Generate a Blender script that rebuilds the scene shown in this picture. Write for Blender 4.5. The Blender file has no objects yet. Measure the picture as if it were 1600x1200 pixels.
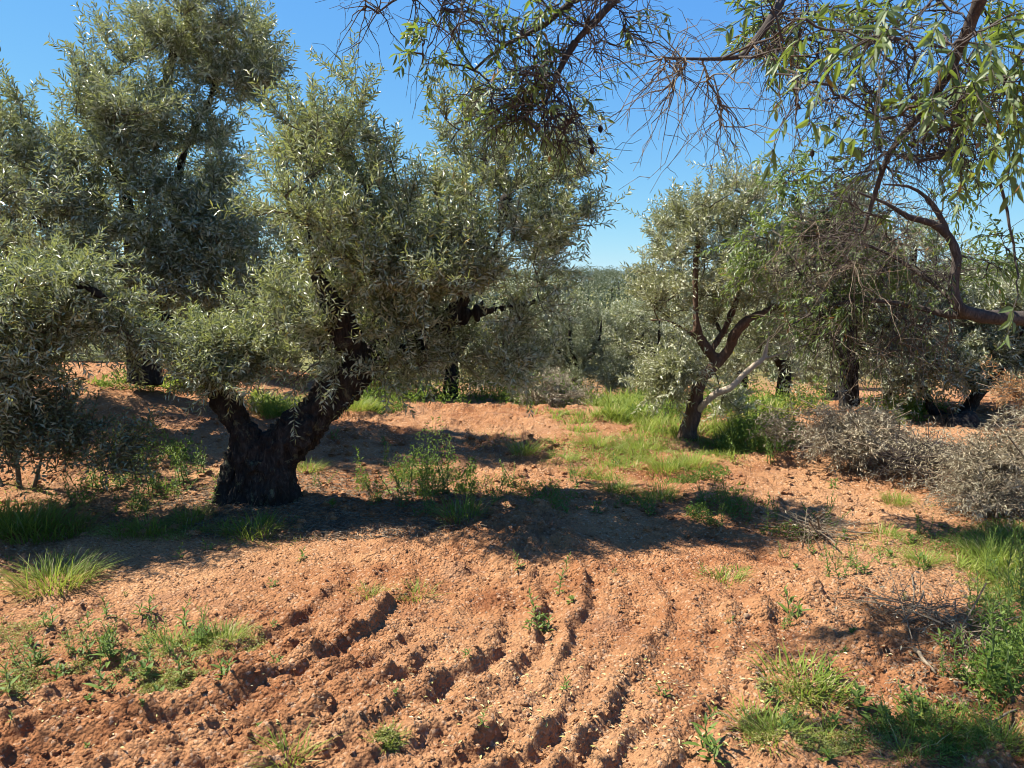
import bpy, math
import numpy as np
from mathutils import Vector

# ------------------------------------------------------------------ camera
SC = bpy.context.scene
F = 1208.0                                   # focal length in photo pixels (1600 wide)
CAMH = 1.65
TH = math.atan(155.0 / F)                    # pitch below the horizontal
cam_d = bpy.data.cameras.new("camera"); cam = bpy.data.objects.new("camera", cam_d)
SC.collection.objects.link(cam); SC.camera = cam
cam.location = (0, 0, CAMH); cam.rotation_euler = (math.pi / 2 - TH, 0, 0)
cam_d.sensor_width = 36; cam_d.lens = 36 * F / 1600
cam_d.clip_start = 0.05; cam_d.clip_end = 3000
cam_d.dof.use_dof = True; cam_d.dof.focus_distance = 7.0; cam_d.dof.aperture_fstop = 9.0

# ------------------------------------------------------------------ light
SUN = np.array([-0.55, 0.14, 0.84]); SUN /= np.linalg.norm(SUN)
W = bpy.data.worlds.new("World"); SC.world = W; W.use_nodes = True
nt = W.node_tree; nt.nodes.clear()
sky = nt.nodes.new('ShaderNodeTexSky'); sky.sky_type = 'NISHITA'; sky.sun_disc = False
sky.sun_elevation = math.asin(SUN[2]); sky.sun_rotation = math.atan2(SUN[0], SUN[1])
sky.altitude = 900; sky.air_density = 0.95; sky.dust_density = 0.0; sky.ozone_density = 3.0
bg = nt.nodes.new('ShaderNodeBackground'); bg.inputs[1].default_value = 0.059
out = nt.nodes.new('ShaderNodeOutputWorld')
hs = nt.nodes.new('ShaderNodeHueSaturation'); hs.inputs['Saturation'].default_value = 1.0; nt.links.new(sky.outputs[0], hs.inputs['Color']); 
spc = nt.nodes.new('ShaderNodeSeparateColor'); cmb = nt.nodes.new('ShaderNodeCombineColor'); nt.links.new(hs.outputs[0], spc.inputs[0])
for ch, (ga, am) in enumerate(((.92, .61), (.65, 1.40), (.13, 4.55))):   # the phone's rendering of a clear sky: softer towards the horizon
    pw = nt.nodes.new('ShaderNodeMath'); pw.operation = 'POWER'; pw.inputs[1].default_value = ga; nt.links.new(spc.outputs[ch], pw.inputs[0])
    ml = nt.nodes.new('ShaderNodeMath'); ml.operation = 'MULTIPLY'; ml.inputs[1].default_value = am; nt.links.new(pw.outputs[0], ml.inputs[0]); nt.links.new(ml.outputs[0], cmb.inputs[ch])
nt.links.new(cmb.outputs[0], bg.inputs[0]); nt.links.new(bg.outputs[0], out.inputs[0])
sd = bpy.data.lights.new("sun", 'SUN'); sd.energy = 5.0; sd.angle = math.radians(0.53); sd.color = (1.0, 0.94, 0.83)
so = bpy.data.objects.new("sun", sd); SC.collection.objects.link(so)
so.rotation_euler = Vector(SUN).to_track_quat('Z', 'Y').to_euler(); so.location = (-8, 2, 12)
SC.view_settings.view_transform = 'Standard'; SC.view_settings.look = 'None'
SC.view_settings.exposure = 1.5; SC.view_settings.gamma = 1
SC.cycles.pixel_filter_type = 'BLACKMAN_HARRIS'; SC.cycles.filter_width = 0.9; SC.cycles.max_bounces = 6; SC.cycles.diffuse_bounces = 3; SC.cycles.glossy_bounces = 2
SC.cycles.transmission_bounces = 4; SC.cycles.caustics_reflective = False; SC.cycles.caustics_refractive = False

rng = np.random.default_rng(7)

# ------------------------------------------------------------------ helpers
def P(px, py, d):
    """photo pixel + forward distance -> world point"""
    u = (px - 800) / F; v = (600 - py) / F
    y = math.cos(TH) + v * math.sin(TH); z = -math.sin(TH) + v * math.cos(TH)
    t = d / y
    return np.array([u * t, d, CAMH + z * t])

def where(px, py):
    if py < 700: row = 'in the grass behind the trees'
    elif py < 850: row = 'in the tree shadow' if 330 < px < 1290 else 'by the shaded margin'
    elif py < 960: row = 'on sunlit soil just below the big shadow'
    elif py < 1070: row = 'on the open furrowed soil'
    else: row = 'on the soil near the bottom edge'
    col = ('at far left', 'left of centre', 'at centre', 'right of centre', 'at far right')[int(np.clip(px / 320, 0, 4))]
    return row + ' ' + col

def hsh(a, b, c, seed):
    x = (a.astype(np.int64) * 374761393 + b.astype(np.int64) * 668265263 + c.astype(np.int64) * 2147483647 + seed * 974711) & 0xffffffff
    x = ((x ^ (x >> 13)) * 1274126177) & 0xffffffff
    x = ((x ^ (x >> 16)) * 2246822519) & 0xffffffff
    x = x ^ (x >> 15)
    return (x & 0xffffff) / float(0xffffff)

def vnoise(x, y, z=None, seed=0):
    x = np.asarray(x, float); y = np.asarray(y, float)
    z = np.zeros_like(x) if z is None else np.asarray(z, float)
    xi, yi, zi = np.floor(x), np.floor(y), np.floor(z)
    fx, fy, fz = x - xi, y - yi, z - zi
    fx = fx * fx * (3 - 2 * fx); fy = fy * fy * (3 - 2 * fy); fz = fz * fz * (3 - 2 * fz)
    r = 0
    for dz in (0, 1):
        wz = fz if dz else 1 - fz
        if dz and not np.any(fz): continue
        for dy in (0, 1):
            wy = fy if dy else 1 - fy
            for dx in (0, 1):
                wx = fx if dx else 1 - fx
                r = r + wx * wy * wz * hsh(xi + dx, yi + dy, zi + dz, seed)
    return r * 2 - 1

def fbm(x, y, z=None, octv=4, seed=0, gain=0.5):
    r = 0; a = 1.0; s = 1.0
    for o in range(octv):
        r = r + a * vnoise(x * s, y * s, None if z is None else z * s, seed + o * 17)
        a *= gain; s *= 2.03
    return r

def lumps(x, y, cell, seed, dens=0.7):
    """bumps of clods: max of hemi-ellipsoids on a jittered grid"""
    gx = np.floor(x / cell); gy = np.floor(y / cell); h = np.zeros_like(x)
    for dy in (-1, 0, 1):
        for dx in (-1, 0, 1):
            cx, cy = gx + dx, gy + dy; o = np.zeros_like(cx)
            jx = hsh(cx, cy, o, seed); jy = hsh(cx, cy, o, seed + 1)
            rr = (0.25 + 0.45 * hsh(cx, cy, o, seed + 2)) * cell
            on = hsh(cx, cy, o, seed + 3) < dens
            q = 1 - (((cx + jx) * cell - x) ** 2 + ((cy + jy) * cell - y) ** 2) / rr ** 2
            h = np.maximum(h, np.where(on & (q > 0), rr * np.sqrt(np.maximum(q, 0)), 0))
    return h

def sstep(a, b, x):
    t = np.clip((x - a) / (b - a), 0, 1); return t * t * (3 - 2 * t)

def norm(v):
    return v / np.maximum(np.linalg.norm(v, axis=-1, keepdims=True), 1e-9)

def mesh_from(name, V, faces, mat=None, smooth=False):
    me = bpy.data.meshes.new(name)
    V = np.ascontiguousarray(V, np.float32)
    me.vertices.add(len(V)); me.vertices.foreach_set("co", V.ravel())
    faces = [f for f in faces if len(f)]
    loops = np.concatenate([f.ravel() for f in faces]).astype(np.int32)
    tot = np.concatenate([np.full(len(f), f.shape[1], np.int32) for f in faces])
    st = np.concatenate([[0], np.cumsum(tot)[:-1]]).astype(np.int32)
    me.loops.add(len(loops)); me.loops.foreach_set("vertex_index", loops)
    me.polygons.add(len(tot)); me.polygons.foreach_set("loop_start", st)
    me.polygons.foreach_set("use_smooth", np.full(len(tot), smooth, bool))
    me.update(calc_edges=True)
    if mat: me.materials.append(mat)
    return me

class Acc:
    """collects pieces of geometry that become ONE mesh"""
    def __init__(s): s.V = []; s.F = {}; s.n = 0
    def add(s, V, faces):
        V = V.reshape(-1, 3)
        for f in faces:
            if len(f): s.F.setdefault(f.shape[1], []).append(f + s.n)
        s.V.append(V); s.n += len(V)
    def mesh(s, name, mat, origin=(0, 0, 0), smooth=False):
        return mesh_from(name, np.concatenate(s.V) - np.array(origin), [np.concatenate(f) for f in s.F.values()], mat, smooth)

def link(name, me, parent=None, loc=(0, 0, 0)):
    o = bpy.data.objects.new(name, me); SC.collection.objects.link(o); o.location = loc
    if parent: o.parent = parent
    return o

def tag(o, label, cat, group=None, kind=None):
    if label: o['label'] = label
    if cat: o['category'] = cat
    if group: o['group'] = group
    if kind: o['kind'] = kind
    return o

def thing(name, loc, label, cat, group=None):
    return tag(link(name, None, None, loc), label, cat, group)

def copy_tree(o, parent=None):
    c = o.copy(); SC.collection.objects.link(c); c.parent = parent
    for ch in list(o.children): copy_tree(ch, c)
    return c

# ---- tubes, leaves, blades (all vectorised)
def tubes(PT, R, k=4, cap=False):
    """PT (T,n,3) centre lines, R (T,n) radii"""
    PT = np.asarray(PT, float); T, n, _ = PT.shape
    tg = np.empty_like(PT); tg[:, 1:-1] = PT[:, 2:] - PT[:, :-2]; tg[:, 0] = PT[:, 1] - PT[:, 0]; tg[:, -1] = PT[:, -1] - PT[:, -2]
    tg = norm(tg)
    m = np.abs(norm(PT[:, -1] - PT[:, 0])); ref = np.zeros((T, 3)); ref[np.arange(T), m.argmin(1)] = 1
    a = norm(np.cross(tg, ref[:, None, :])); b = np.cross(tg, a)
    an = np.arange(k) * 2 * math.pi / k
    V = PT[:, :, None] + R[:, :, None, None] * (np.cos(an)[None, None, :, None] * a[:, :, None] + np.sin(an)[None, None, :, None] * b[:, :, None])
    base = (np.arange(T) * n * k)[:, None, None]; i = np.arange(n - 1)[None, :, None] * k; j = np.arange(k)[None, None, :]; j2 = (j + 1) % k
    q = np.stack([base + i + j, base + i + j2, base + i + k + j2, base + i + k + j], -1).reshape(-1, 4)
    fs = [q]
    if cap:
        fs.append((np.arange(T) * n * k)[:, None] + np.arange(k)[None, ::-1])
        fs.append((np.arange(T) * n * k)[:, None] + (n - 1) * k + np.arange(k)[None])
    return V.reshape(-1, 3), fs

def catmull(pts, step):
    pts = np.asarray(pts, float)
    if len(pts) == 2: pts = np.stack([pts[0], (pts[0] + pts[1]) / 2, pts[1]])
    p = np.vstack([2 * pts[0] - pts[1], pts, 2 * pts[-1] - pts[-2]]); o = []
    for i in range(1, len(p) - 2):
        L = np.linalg.norm(p[i + 1, :3] - p[i, :3]); m = max(2, int(L / step)); t = np.linspace(0, 1, m, endpoint=False)[:, None]
        o.append(0.5 * (2 * p[i] + (p[i + 1] - p[i - 1]) * t + (2 * p[i - 1] - 5 * p[i] + 4 * p[i + 1] - p[i + 2]) * t ** 2 + (3 * p[i] - p[i - 1] - 3 * p[i + 1] + p[i + 2]) * t ** 3))
    o.append(p[-2][None]); return np.vstack(o)

def leaves(B, D, N, L, Wd, rich=False, fold=0.35, curl=0.12):
    """leaf blades: base, direction, normal, length, width"""
    D = norm(D); S = norm(np.cross(D, N)); N = np.cross(S, D)
    L = L[:, None]; Wd = Wd[:, None]; n = len(B)
    if not rich:
        tip = B + D * L - N * (curl * L); mid = B + D * L * 0.48
        l = mid + S * Wd * .5 + N * Wd * fold * .5; r = mid - S * Wd * .5 + N * Wd * fold * .5
        V = np.stack([B, r, tip, l], 1); i = np.arange(n)[:, None] * 4
        return V.reshape(-1, 3), [np.concatenate([i + np.array([0, 1, 2]), i + np.array([0, 2, 3])])]
    def sp(t): return B + D * L * t - N * (curl * L * t * t)
    def sd(t, w, s): return sp(t) + s * S * Wd * .5 * w + N * Wd * fold * .5 * w
    V = np.stack([B, sp(.3), sp(.65), sp(1.0), sd(.3, .95, 1), sd(.3, .95, -1), sd(.65, .85, 1), sd(.65, .85, -1)], 1)
    i = np.arange(n)[:, None] * 8
    t = np.concatenate([i + np.array(a) for a in ([0, 5, 1], [0, 1, 4], [2, 7, 3], [2, 3, 6])])
    q = np.concatenate([i + np.array(a) for a in ([1, 5, 7, 2], [1, 2, 6, 4])])
    return V.reshape(-1, 3), [t, q]

def blades(B, D, L, Wd, bend):
    """grass blades rising along D and bending over by bend"""
    n = len(B); up = np.array([0, 0, 1.0]); D = norm(D)
    hd = D.copy(); hd[:, 2] = 0; hd = norm(hd + 1e-6); S = np.cross(hd, up); L = L[:, None]; Wd = Wd[:, None]; bend = bend[:, None]
    rows = []
    for t, w in ((0, .8), (.35, 1), (.7, .7), (1, 0)):
        c = B + D * L * t + hd * L * bend * t * t - up * L * bend * .55 * t * t
        if w: rows += [c - S * Wd * .5 * w, c + S * Wd * .5 * w]
        else: rows += [c]
    V = np.stack(rows, 1); i = np.arange(n)[:, None] * 7
    q = np.concatenate([i + np.array(a) for a in ([0, 1, 3, 2], [2, 3, 5, 4])]); t = i + np.array([4, 5, 6])
    return V.reshape(-1, 3), [q, t]

# ------------------------------------------------------------------ materials
def newmat(name):
    m = bpy.data.materials.new(name); m.use_nodes = True; t = m.node_tree; t.nodes.clear()
    o = t.nodes.new('ShaderNodeOutputMaterial'); return m, t, o

def node(t, kind, **kw):
    n = t.nodes.new(kind)
    for k, v in kw.items():
        if isinstance(v, tuple) and k.startswith('i'): pass
        setattr(n, k, v)
    return n

def ramp(t, src, stops):
    r = t.nodes.new('ShaderNodeValToRGB'); e = r.color_ramp.elements
    while len(e) < len(stops): e.new(0.5)
    for x, (p, c) in zip(e, stops): x.position = p; x.color = (*c, 1)
    t.links.new(src, r.inputs[0]); return r.outputs[0]

def mix(t, fac, a, b, mode='MIX'):
    m = t.nodes.new('ShaderNodeMix'); m.data_type = 'RGBA'; m.blend_type = mode
    for sock, v in ((m.inputs[0], fac), (m.inputs[6], a), (m.inputs[7], b)):
        if isinstance(v, (int, float)): sock.default_value = v
        elif isinstance(v, tuple): sock.default_value = (*v, 1)
        else: t.links.new(v, sock)
    return m.outputs[2]

def noise(t, scale, detail=4, rough=.55, vec=None, dist=0):
    n = t.nodes.new('ShaderNodeTexNoise'); n.inputs['Scale'].default_value = scale; n.inputs['Detail'].default_value = detail
    n.inputs['Roughness'].default_value = rough; n.inputs['Distortion'].default_value = dist
    if vec: t.links.new(vec, n.inputs['Vector'])
    return n.outputs[0]

def leafmat(name, tops, under, trans, gloss=.45, tfac=.3, odd=None, spec=.6):
    """two-sided leaf: upper face, paler underside, each leaf a little different"""
    m, t, o = newmat(name)
    g = t.nodes.new('ShaderNodeNewGeometry')
    top = ramp(t, g.outputs['Random Per Island'], [(i / (len(tops) - 1), c) for i, c in enumerate(tops)])
    if odd: # a few odd leaves gone yellow or brown
        wn = t.nodes.new('ShaderNodeTexWhiteNoise'); wn.noise_dimensions = '1D'; t.links.new(g.outputs['Random Per Island'], wn.inputs['W'])
        lt = t.nodes.new('ShaderNodeMath'); lt.operation = 'LESS_THAN'; lt.inputs[1].default_value = odd[0]; t.links.new(wn.outputs[0], lt.inputs[0])
        top = mix(t, lt.outputs[0], top, odd[1])
    col = mix(t, g.outputs['Backfacing'], top, under) if under else top
    b = t.nodes.new('ShaderNodeBsdfPrincipled'); t.links.new(col, b.inputs['Base Color'])
    b.inputs['Roughness'].default_value = gloss; b.inputs['Specular IOR Level'].default_value = spec
    tr = t.nodes.new('ShaderNodeBsdfTranslucent'); tr.inputs[0].default_value = (*trans, 1)
    ms = t.nodes.new('ShaderNodeMixShader'); ms.inputs[0].default_value = tfac
    t.links.new(b.outputs[0], ms.inputs[1]); t.links.new(tr.outputs[0], ms.inputs[2]); t.links.new(ms.outputs[0], o.inputs[0])
    return m

def barkmat(name, c0, c1, c2, scale=30, bump=.8, lichen=None):
    m, t, o = newmat(name); tc = t.nodes.new('ShaderNodeTexCoord'); ob = tc.outputs['Object']
    mp = t.nodes.new('ShaderNodeMapping'); mp.inputs['Scale'].default_value = (1, 1, .35); t.links.new(ob, mp.inputs[0])
    n1 = noise(t, scale, 6, .65, mp.outputs[0], 1.2); n2 = noise(t, scale * .2, 3, .5, ob)
    col = ramp(t, n1, [(.3, c0), (.52, c1), (.75, c2)])
    col = mix(t, ramp(t, n2, [(.35, (0, 0, 0)), (.7, (.6, .6, .6))]), col, c0)
    if lichen: col = mix(t, ramp(t, noise(t, scale * .35, 5, .7, ob), [(.58, (0, 0, 0)), (.66, (1, 1, 1))]), col, lichen)
    b = t.nodes.new('ShaderNodeBsdfPrincipled'); t.links.new(col, b.inputs['Base Color']); b.inputs['Roughness'].default_value = .95
    b.inputs['Specular IOR Level'].default_value = .2
    bp = t.nodes.new('ShaderNodeBump'); bp.inputs['Strength'].default_value = bump; bp.inputs['Distance'].default_value = .02
    t.links.new(n1, bp.inputs['Height']); t.links.new(bp.outputs[0], b.inputs['Normal']); t.links.new(b.outputs[0], o.inputs[0])
    return m

M = {}
M['olive'] = leafmat('olive_leaf', [(.085, .105, .045), (.14, .16, .075), (.26, .285, .13)], (.47, .48, .33), (.30, .34, .08), .36, .27, (.025, (.36, .24, .05)))
M['olive_deep'] = leafmat('olive_leaf_grey', [(.075, .095, .045), (.13, .15, .075), (.25, .27, .13)], (.47, .48, .35), (.29, .32, .09), .36, .25)
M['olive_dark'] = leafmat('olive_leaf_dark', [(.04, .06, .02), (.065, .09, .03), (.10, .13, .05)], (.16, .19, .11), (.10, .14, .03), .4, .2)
M['olive_pale'] = leafmat('olive_leaf_pale', [(.17, .19, .075), (.24, .25, .11), (.32, .32, .16)], (.46, .46, .32), (.28, .30, .09), .42, .22, (.03, (.34, .30, .06)))
M['olive_hill'] = leafmat('olive_leaf_hill', [(.05, .07, .025), (.08, .10, .04), (.12, .135, .065)], (.13, .145, .085), (.08, .11, .03), .7, .1)  # darkened to stand in for the shaded gaps inside the distant crowns
M['olive_far'] = leafmat('olive_leaf_far', [(.10, .125, .045), (.155, .175, .07), (.22, .235, .11)], (.33, .345, .22), (.14, .17, .06), .5, .2)
M['almond'] = leafmat('almond_leaf', [(.045, .08, .015), (.075, .12, .022), (.11, .16, .03)], (.11, .155, .05), (.22, .30, .04), .5, .38, (.05, (.30, .10, .03)))
M['weed'] = leafmat('weed_leaf', [(.05, .09, .014), (.085, .14, .02), (.13, .19, .035)], None, (.22, .32, .04), .6, .32, None, .3)
M['grass'] = leafmat('grass_blade', [(.075, .125, .012), (.13, .185, .02), (.23, .26, .05)], None, (.30, .36, .05), .65, .36, (.10, (.38, .32, .15)), .25)
M['lime'] = leafmat('ground_cover_leaf', [(.15, .17, .025), (.22, .235, .04), (.29, .28, .07)], None, (.32, .34, .06), .6, .25, (.08, (.30, .20, .08)))
M['dead'] = leafmat('dead_olive_leaf', [(.14, .11, .06), (.24, .19, .11), (.36, .30, .185)], (.32, .275, .18), (.2, .17, .1), .6, .12)
M['russet'] = leafmat('russet_dead_leaf', [(.30, .13, .04), (.40, .20, .07), (.34, .24, .12)], None, (.4, .2, .06), .6, .25)
M['fallen'] = leafmat('fallen_leaf', [(.30, .30, .08), (.42, .38, .14), (.30, .22, .10), (.50, .44, .24)], None, (.3, .3, .1), .6, .1)
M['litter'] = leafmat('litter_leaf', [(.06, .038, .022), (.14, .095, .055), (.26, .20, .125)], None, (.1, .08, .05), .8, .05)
M['bark'] = barkmat('olive_bark', (.010, .008, .007), (.034, .028, .023), (.10, .085, .068), 26, 1.0, (.10, .10, .06))
M['bark_red'] = barkmat('olive_limb_bark', (.06, .035, .024), (.12, .075, .05), (.19, .13, .09), 30, .6)
M['bark_pale'] = barkmat('pale_smooth_bark', (.28, .22, .16), (.42, .35, .26), (.52, .46, .36), 22, .35)  # pale bark, lightened further to make up for sun lost under the crown
M['twig'] = barkmat('olive_twig_bark', (.06, .05, .035), (.10, .085, .06), (.16, .14, .10), 40, .2)
M['almtwig'] = barkmat('almond_twig_bark', (.035, .028, .024), (.075, .060, .050), (.15, .125, .10), 45, .3)
M['deadtwig'] = barkmat('dead_twig_bark', (.09, .065, .042), (.18, .14, .095), (.30, .245, .175), 40, .3)
M['stem'] = barkmat('weed_stem', (.08, .11, .03), (.12, .16, .05), (.18, .2, .08), 40, .1)
M['almond_husk'] = barkmat('almond_husk_skin', (.012, .01, .009), (.03, .024, .02), (.06, .05, .04), 60, .5)

def soilmat():
    m, t, o = newmat('red_soil'); tc = t.nodes.new('ShaderNodeTexCoord'); ob = tc.outputs['Object']
    big = noise(t, .55, 4, .55, ob); med = noise(t, 5, 5, .6, ob); fine = noise(t, 90, 5, .7, ob)
    col = ramp(t, med, [(.28, (.19, .070, .030)), (.5, (.315, .140, .060)), (.72, (.43, .225, .108))])
    col = mix(t, ramp(t, big, [(.42, (0, 0, 0)), (.62, (.75, .75, .75))]), col, (.44, .245, .122))
    col = mix(t, .45, col, ramp(t, fine, [(.3, (.42, .40, .38)), (.52, (.80, .80, .80)), (.70, (1.0, 1.0, 1.0))]), 'MULTIPLY')
    # crumbs and grit
    vo = t.nodes.new('ShaderNodeTexVoronoi'); vo.inputs['Scale'].default_value = 75; t.links.new(ob, vo.inputs['Vector'])
    wn = t.nodes.new('ShaderNodeSeparateColor'); t.links.new(vo.outputs['Color'], wn.inputs[0])
    col = mix(t, ramp(t, wn.outputs[0], [(.90, (0, 0, 0)), (.93, (.4, .4, .4))]), col, (.52, .38, .26))
    col = mix(t, ramp(t, wn.outputs[1], [(.86, (0, 0, 0)), (.90, (.5, .5, .5))]), col, (.16, .075, .04))
    # damper darker earth patches that belong to the soil
    dk = noise(t, 1.6, 5, .6, ob, .6)
    col = mix(t, ramp(t, dk, [(.56, (0, 0, 0)), (.70, (.55, .55, .55))]), col, (.20, .11, .07))
    # far orchard floor turns to dry grass
    sx = t.nodes.new('ShaderNodeSeparateXYZ'); t.links.new(ob, sx.inputs[0])
    mr = t.nodes.new('ShaderNodeMapRange'); mr.inputs[1].default_value = 22; mr.inputs[2].default_value = 34; t.links.new(sx.outputs[1], mr.inputs[0])
    col = mix(t, mr.outputs[0], col, mix(t, big, (.20, .16, .07), (.10, .13, .04)))
    b = t.nodes.new('ShaderNodeBsdfPrincipled'); t.links.new(col, b.inputs['Base Color']); b.inputs['Roughness'].default_value = 1
    b.inputs['Specular IOR Level'].default_value = .1
    vo2 = t.nodes.new('ShaderNodeTexVoronoi'); vo2.inputs['Scale'].default_value = 38; t.links.new(ob, vo2.inputs['Vector'])
    ad = t.nodes.new('ShaderNodeMath'); ad.operation = 'ADD'; t.links.new(fine, ad.inputs[0])
    mu = t.nodes.new('ShaderNodeMath'); mu.operation = 'MULTIPLY'; mu.inputs[1].default_value = -.9; t.links.new(vo.outputs['Distance'], mu.inputs[0]); t.links.new(mu.outputs[0], ad.inputs[1])
    ad2 = t.nodes.new('ShaderNodeMath'); ad2.operation = 'ADD'; mu2 = t.nodes.new('ShaderNodeMath'); mu2.operation = 'MULTIPLY'; mu2.inputs[1].default_value = -1.0
    t.links.new(vo2.outputs['Distance'], mu2.inputs[0]); t.links.new(mu2.outputs[0], ad2.inputs[0]); t.links.new(ad.outputs[0], ad2.inputs[1])
    bp = t.nodes.new('ShaderNodeBump'); bp.inputs['Strength'].default_value = 1.0; bp.inputs['Distance'].default_value = .016
    t.links.new(ad2.outputs[0], bp.inputs['Height']); t.links.new(bp.outputs[0], b.inputs['Normal']); t.links.new(b.outputs[0], o.inputs[0])
    return m
M['soil'] = soilmat()
M['stone'] = barkmat('field_stone', (.20, .13, .08), (.30, .20, .12), (.38, .28, .19), 20, .3)

# ------------------------------------------------------------------ ground
def hbase(x, y):
    x = np.asarray(x, float); y = np.asarray(y, float)
    h = 0.60 * sstep(4.5, 11, y) * sstep(-.8, -5.0, x)
    prof = np.interp(y, [0, 10, 13, 16, 20, 30, 40, 60, 100, 150, 205, 240, 400], [0, 0, -.25, -.75, -1.35, -1.95, -2.4, -2.9, -1.8, .8, 3.1, 2.8, -7])
    h = h * (1 - sstep(13, 22, y)) + prof
    h = h + 1.2 * sstep(60, 200, y) * fbm(x / 70, y / 70, octv=2, seed=5)
    h = h + .035 * fbm(x / 1.7 + 3, y / 1.7, octv=2, seed=9)
    return h

FC = (-2.2, 4.1)
def hdetail(x, y):
    r = np.hypot(x - FC[0], y - FC[1])
    # tractor furrows swing round a turning point: gentle inner face, steep outer face
    wob = .10 * fbm(x * 1.3, y * 1.3, octv=3, seed=21) + .02 * vnoise(x * 12, y * 12, seed=22)
    ph = (r + wob) / .185; fr = ph - np.floor(ph); prof = np.where(fr < .68, fr / .68, (1 - fr) / .32)
    prof = prof * prof * (3 - 2 * prof)
    kid = np.floor(ph); along = np.arctan2(y - FC[1], x - FC[0]) * r
    gap = sstep(-.95, -.15, vnoise(along * .85, kid * 7.3, seed=31) + .12 * vnoise(along * 7, kid * 3.3, seed=32))
    m = sstep(.75, 1.1, r) * (1 - sstep(3.1, 4.0, r)) * (1 - sstep(3.7, 4.8, y)) * gap
    m = m * (1 - .35 * sstep(.3, 1.4, x))
    crumb = .62 + .16 * vnoise(x * 11, y * 11, seed=33) + .16 * vnoise(x * 32, y * 32, seed=34)
    kk = .75 + .35 * vnoise(kid * 3.7, x * .6, seed=35)
    h = .085 * m * prof * np.clip(crumb + .45, .6, 1.2) * kk * .64
    # old furrows seen flat behind the near tree
    m2 = sstep(5.2, 6.5, y) * (1 - sstep(9, 12, y))
    h = h + m2 * .03 * (np.sin((y * 1.0 + x * .22) * 9 + 2 * fbm(x, y, octv=2, seed=40)) * .5 + .5)
    sl = np.maximum(h * 14, .35)
    rough = .55 + .55 * fbm(x * .8, y * .8, octv=3, seed=50)
    rough = np.clip(rough, .12, 1.3)
    near = y < 12
    c1 = lumps(x + .04 * vnoise(x * 9, y * 9, seed=3), y + .04 * vnoise(x * 9, y * 9, seed=4), .17, 61, .38)
    c2 = lumps(x + .02 * vnoise(x * 20, y * 20, seed=3), y + .02 * vnoise(x * 20, y * 20, seed=4), .075, 71, .55)
    c3 = lumps(x, y, .034, 81, .7)
    c4 = lumps(x, y, .017, 91, .7)
    clod = sstep(.2, .9, fbm(x * 1.1 + 7, y * 1.1, octv=3, seed=52) + .6 * m * prof + .25 * sstep(4.2, 5.2, y) + .1)
    h = h + clod * (.42 * c1 + .50 * c2) + (.12 + .5 * clod) * (.5 * c3) + (.45 + .25 * clod) * c4
    h = h + .022 * fbm(x * 4, y * 4, octv=4, seed=11) + .006 * fbm(x * 30, y * 30, octv=3, seed=12)
    # litter mat round the near trunk is smoother
    tr = np.hypot(x + 1.7, (y - 5.75)); k = sstep(.9, 1.7, tr)
    h = h * (.35 + .65 * k) + .05 * (1 - sstep(.1, 1.0, tr))
    return h * (1 - sstep(14, 30, y)) * (1 - sstep(12, 25, np.abs(x)))

def axis(core0, core1, step, grow, lim0, lim1):
    c = list(np.arange(core0, core1, step)); s = step
    while c[-1] < lim1: s *= grow; c.append(c[-1] + s)
    s = step; lo = [c[0]]
    while lo[-1] > lim0: s *= grow; lo.append(lo[-1] - s)
    return np.array(lo[:0:-1] + c)
GX = axis(-3.6, 3.6, .0115, 1.035, -330, 330)
ys = [1.6]
while ys[-1] < 420: ys.append(ys[-1] + min(max(.0065, .0032 * (ys[-1] - .6)), 6) * (1.0 if ys[-1] < 14 else 3))
lo = [1.6]; s_ = .02
while lo[-1] > -25: s_ *= 1.15; lo.append(lo[-1] - s_)
GY = np.array(lo[:0:-1] + ys)
X, Y = np.meshgrid(GX, GY)
GZ = hbase(X, Y) + hdetail(X, Y)
nx, ny = len(GX), len(GY)
ii = (np.arange(ny - 1)[:, None] * nx + np.arange(nx - 1)[None]).ravel()
gm = mesh_from('ground', np.stack([X, Y, GZ], -1).reshape(-1, 3), [np.stack([ii, ii + 1, ii + nx + 1, ii + nx], 1)], M['soil'], True)
go = link('ground', gm); go['kind'] = 'structure'
print('ground', nx, ny)

def H(x, y):
    x = np.atleast_1d(np.asarray(x, float)); y = np.atleast_1d(np.asarray(y, float))
    i = np.clip(np.searchsorted(GX, x) - 1, 0, nx - 2); j = np.clip(np.searchsorted(GY, y) - 1, 0, ny - 2)
    a = np.clip((x - GX[i]) / (GX[i + 1] - GX[i]), 0, 1); b = np.clip((y - GY[j]) / (GY[j + 1] - GY[j]), 0, 1)
    return (GZ[j, i] * (1 - a) + GZ[j, i + 1] * a) * (1 - b) + (GZ[j + 1, i] * (1 - a) + GZ[j + 1, i + 1] * a) * b

def G(px, py):
    """photo pixels -> points on the ground (x, y, z)"""
    px = np.atleast_1d(np.asarray(px, float)); py = np.atleast_1d(np.asarray(py, float))
    u = (px - 800) / F; v = (600 - py) / F
    dy = math.cos(TH) + v * math.sin(TH); dz = -math.sin(TH) + v * math.cos(TH)
    dz = np.minimum(dz, -.02); z = np.zeros_like(px)
    for _ in range(12):
        t = (z - CAMH) / dz; x, y = u * t, dy * t
        z = z * .4 + .6 * hbase(x, np.clip(y, 0, 60))
    return np.stack([x, y, H(x, y)], -1)

def in_ell(n, cx, cy, rx, ry, pw=.5):
    a = rng.uniform(0, 2 * math.pi, n); r = rng.uniform(0, 1, n) ** pw
    return cx + rx * r * np.cos(a), cy + ry * r * np.sin(a)

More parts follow.
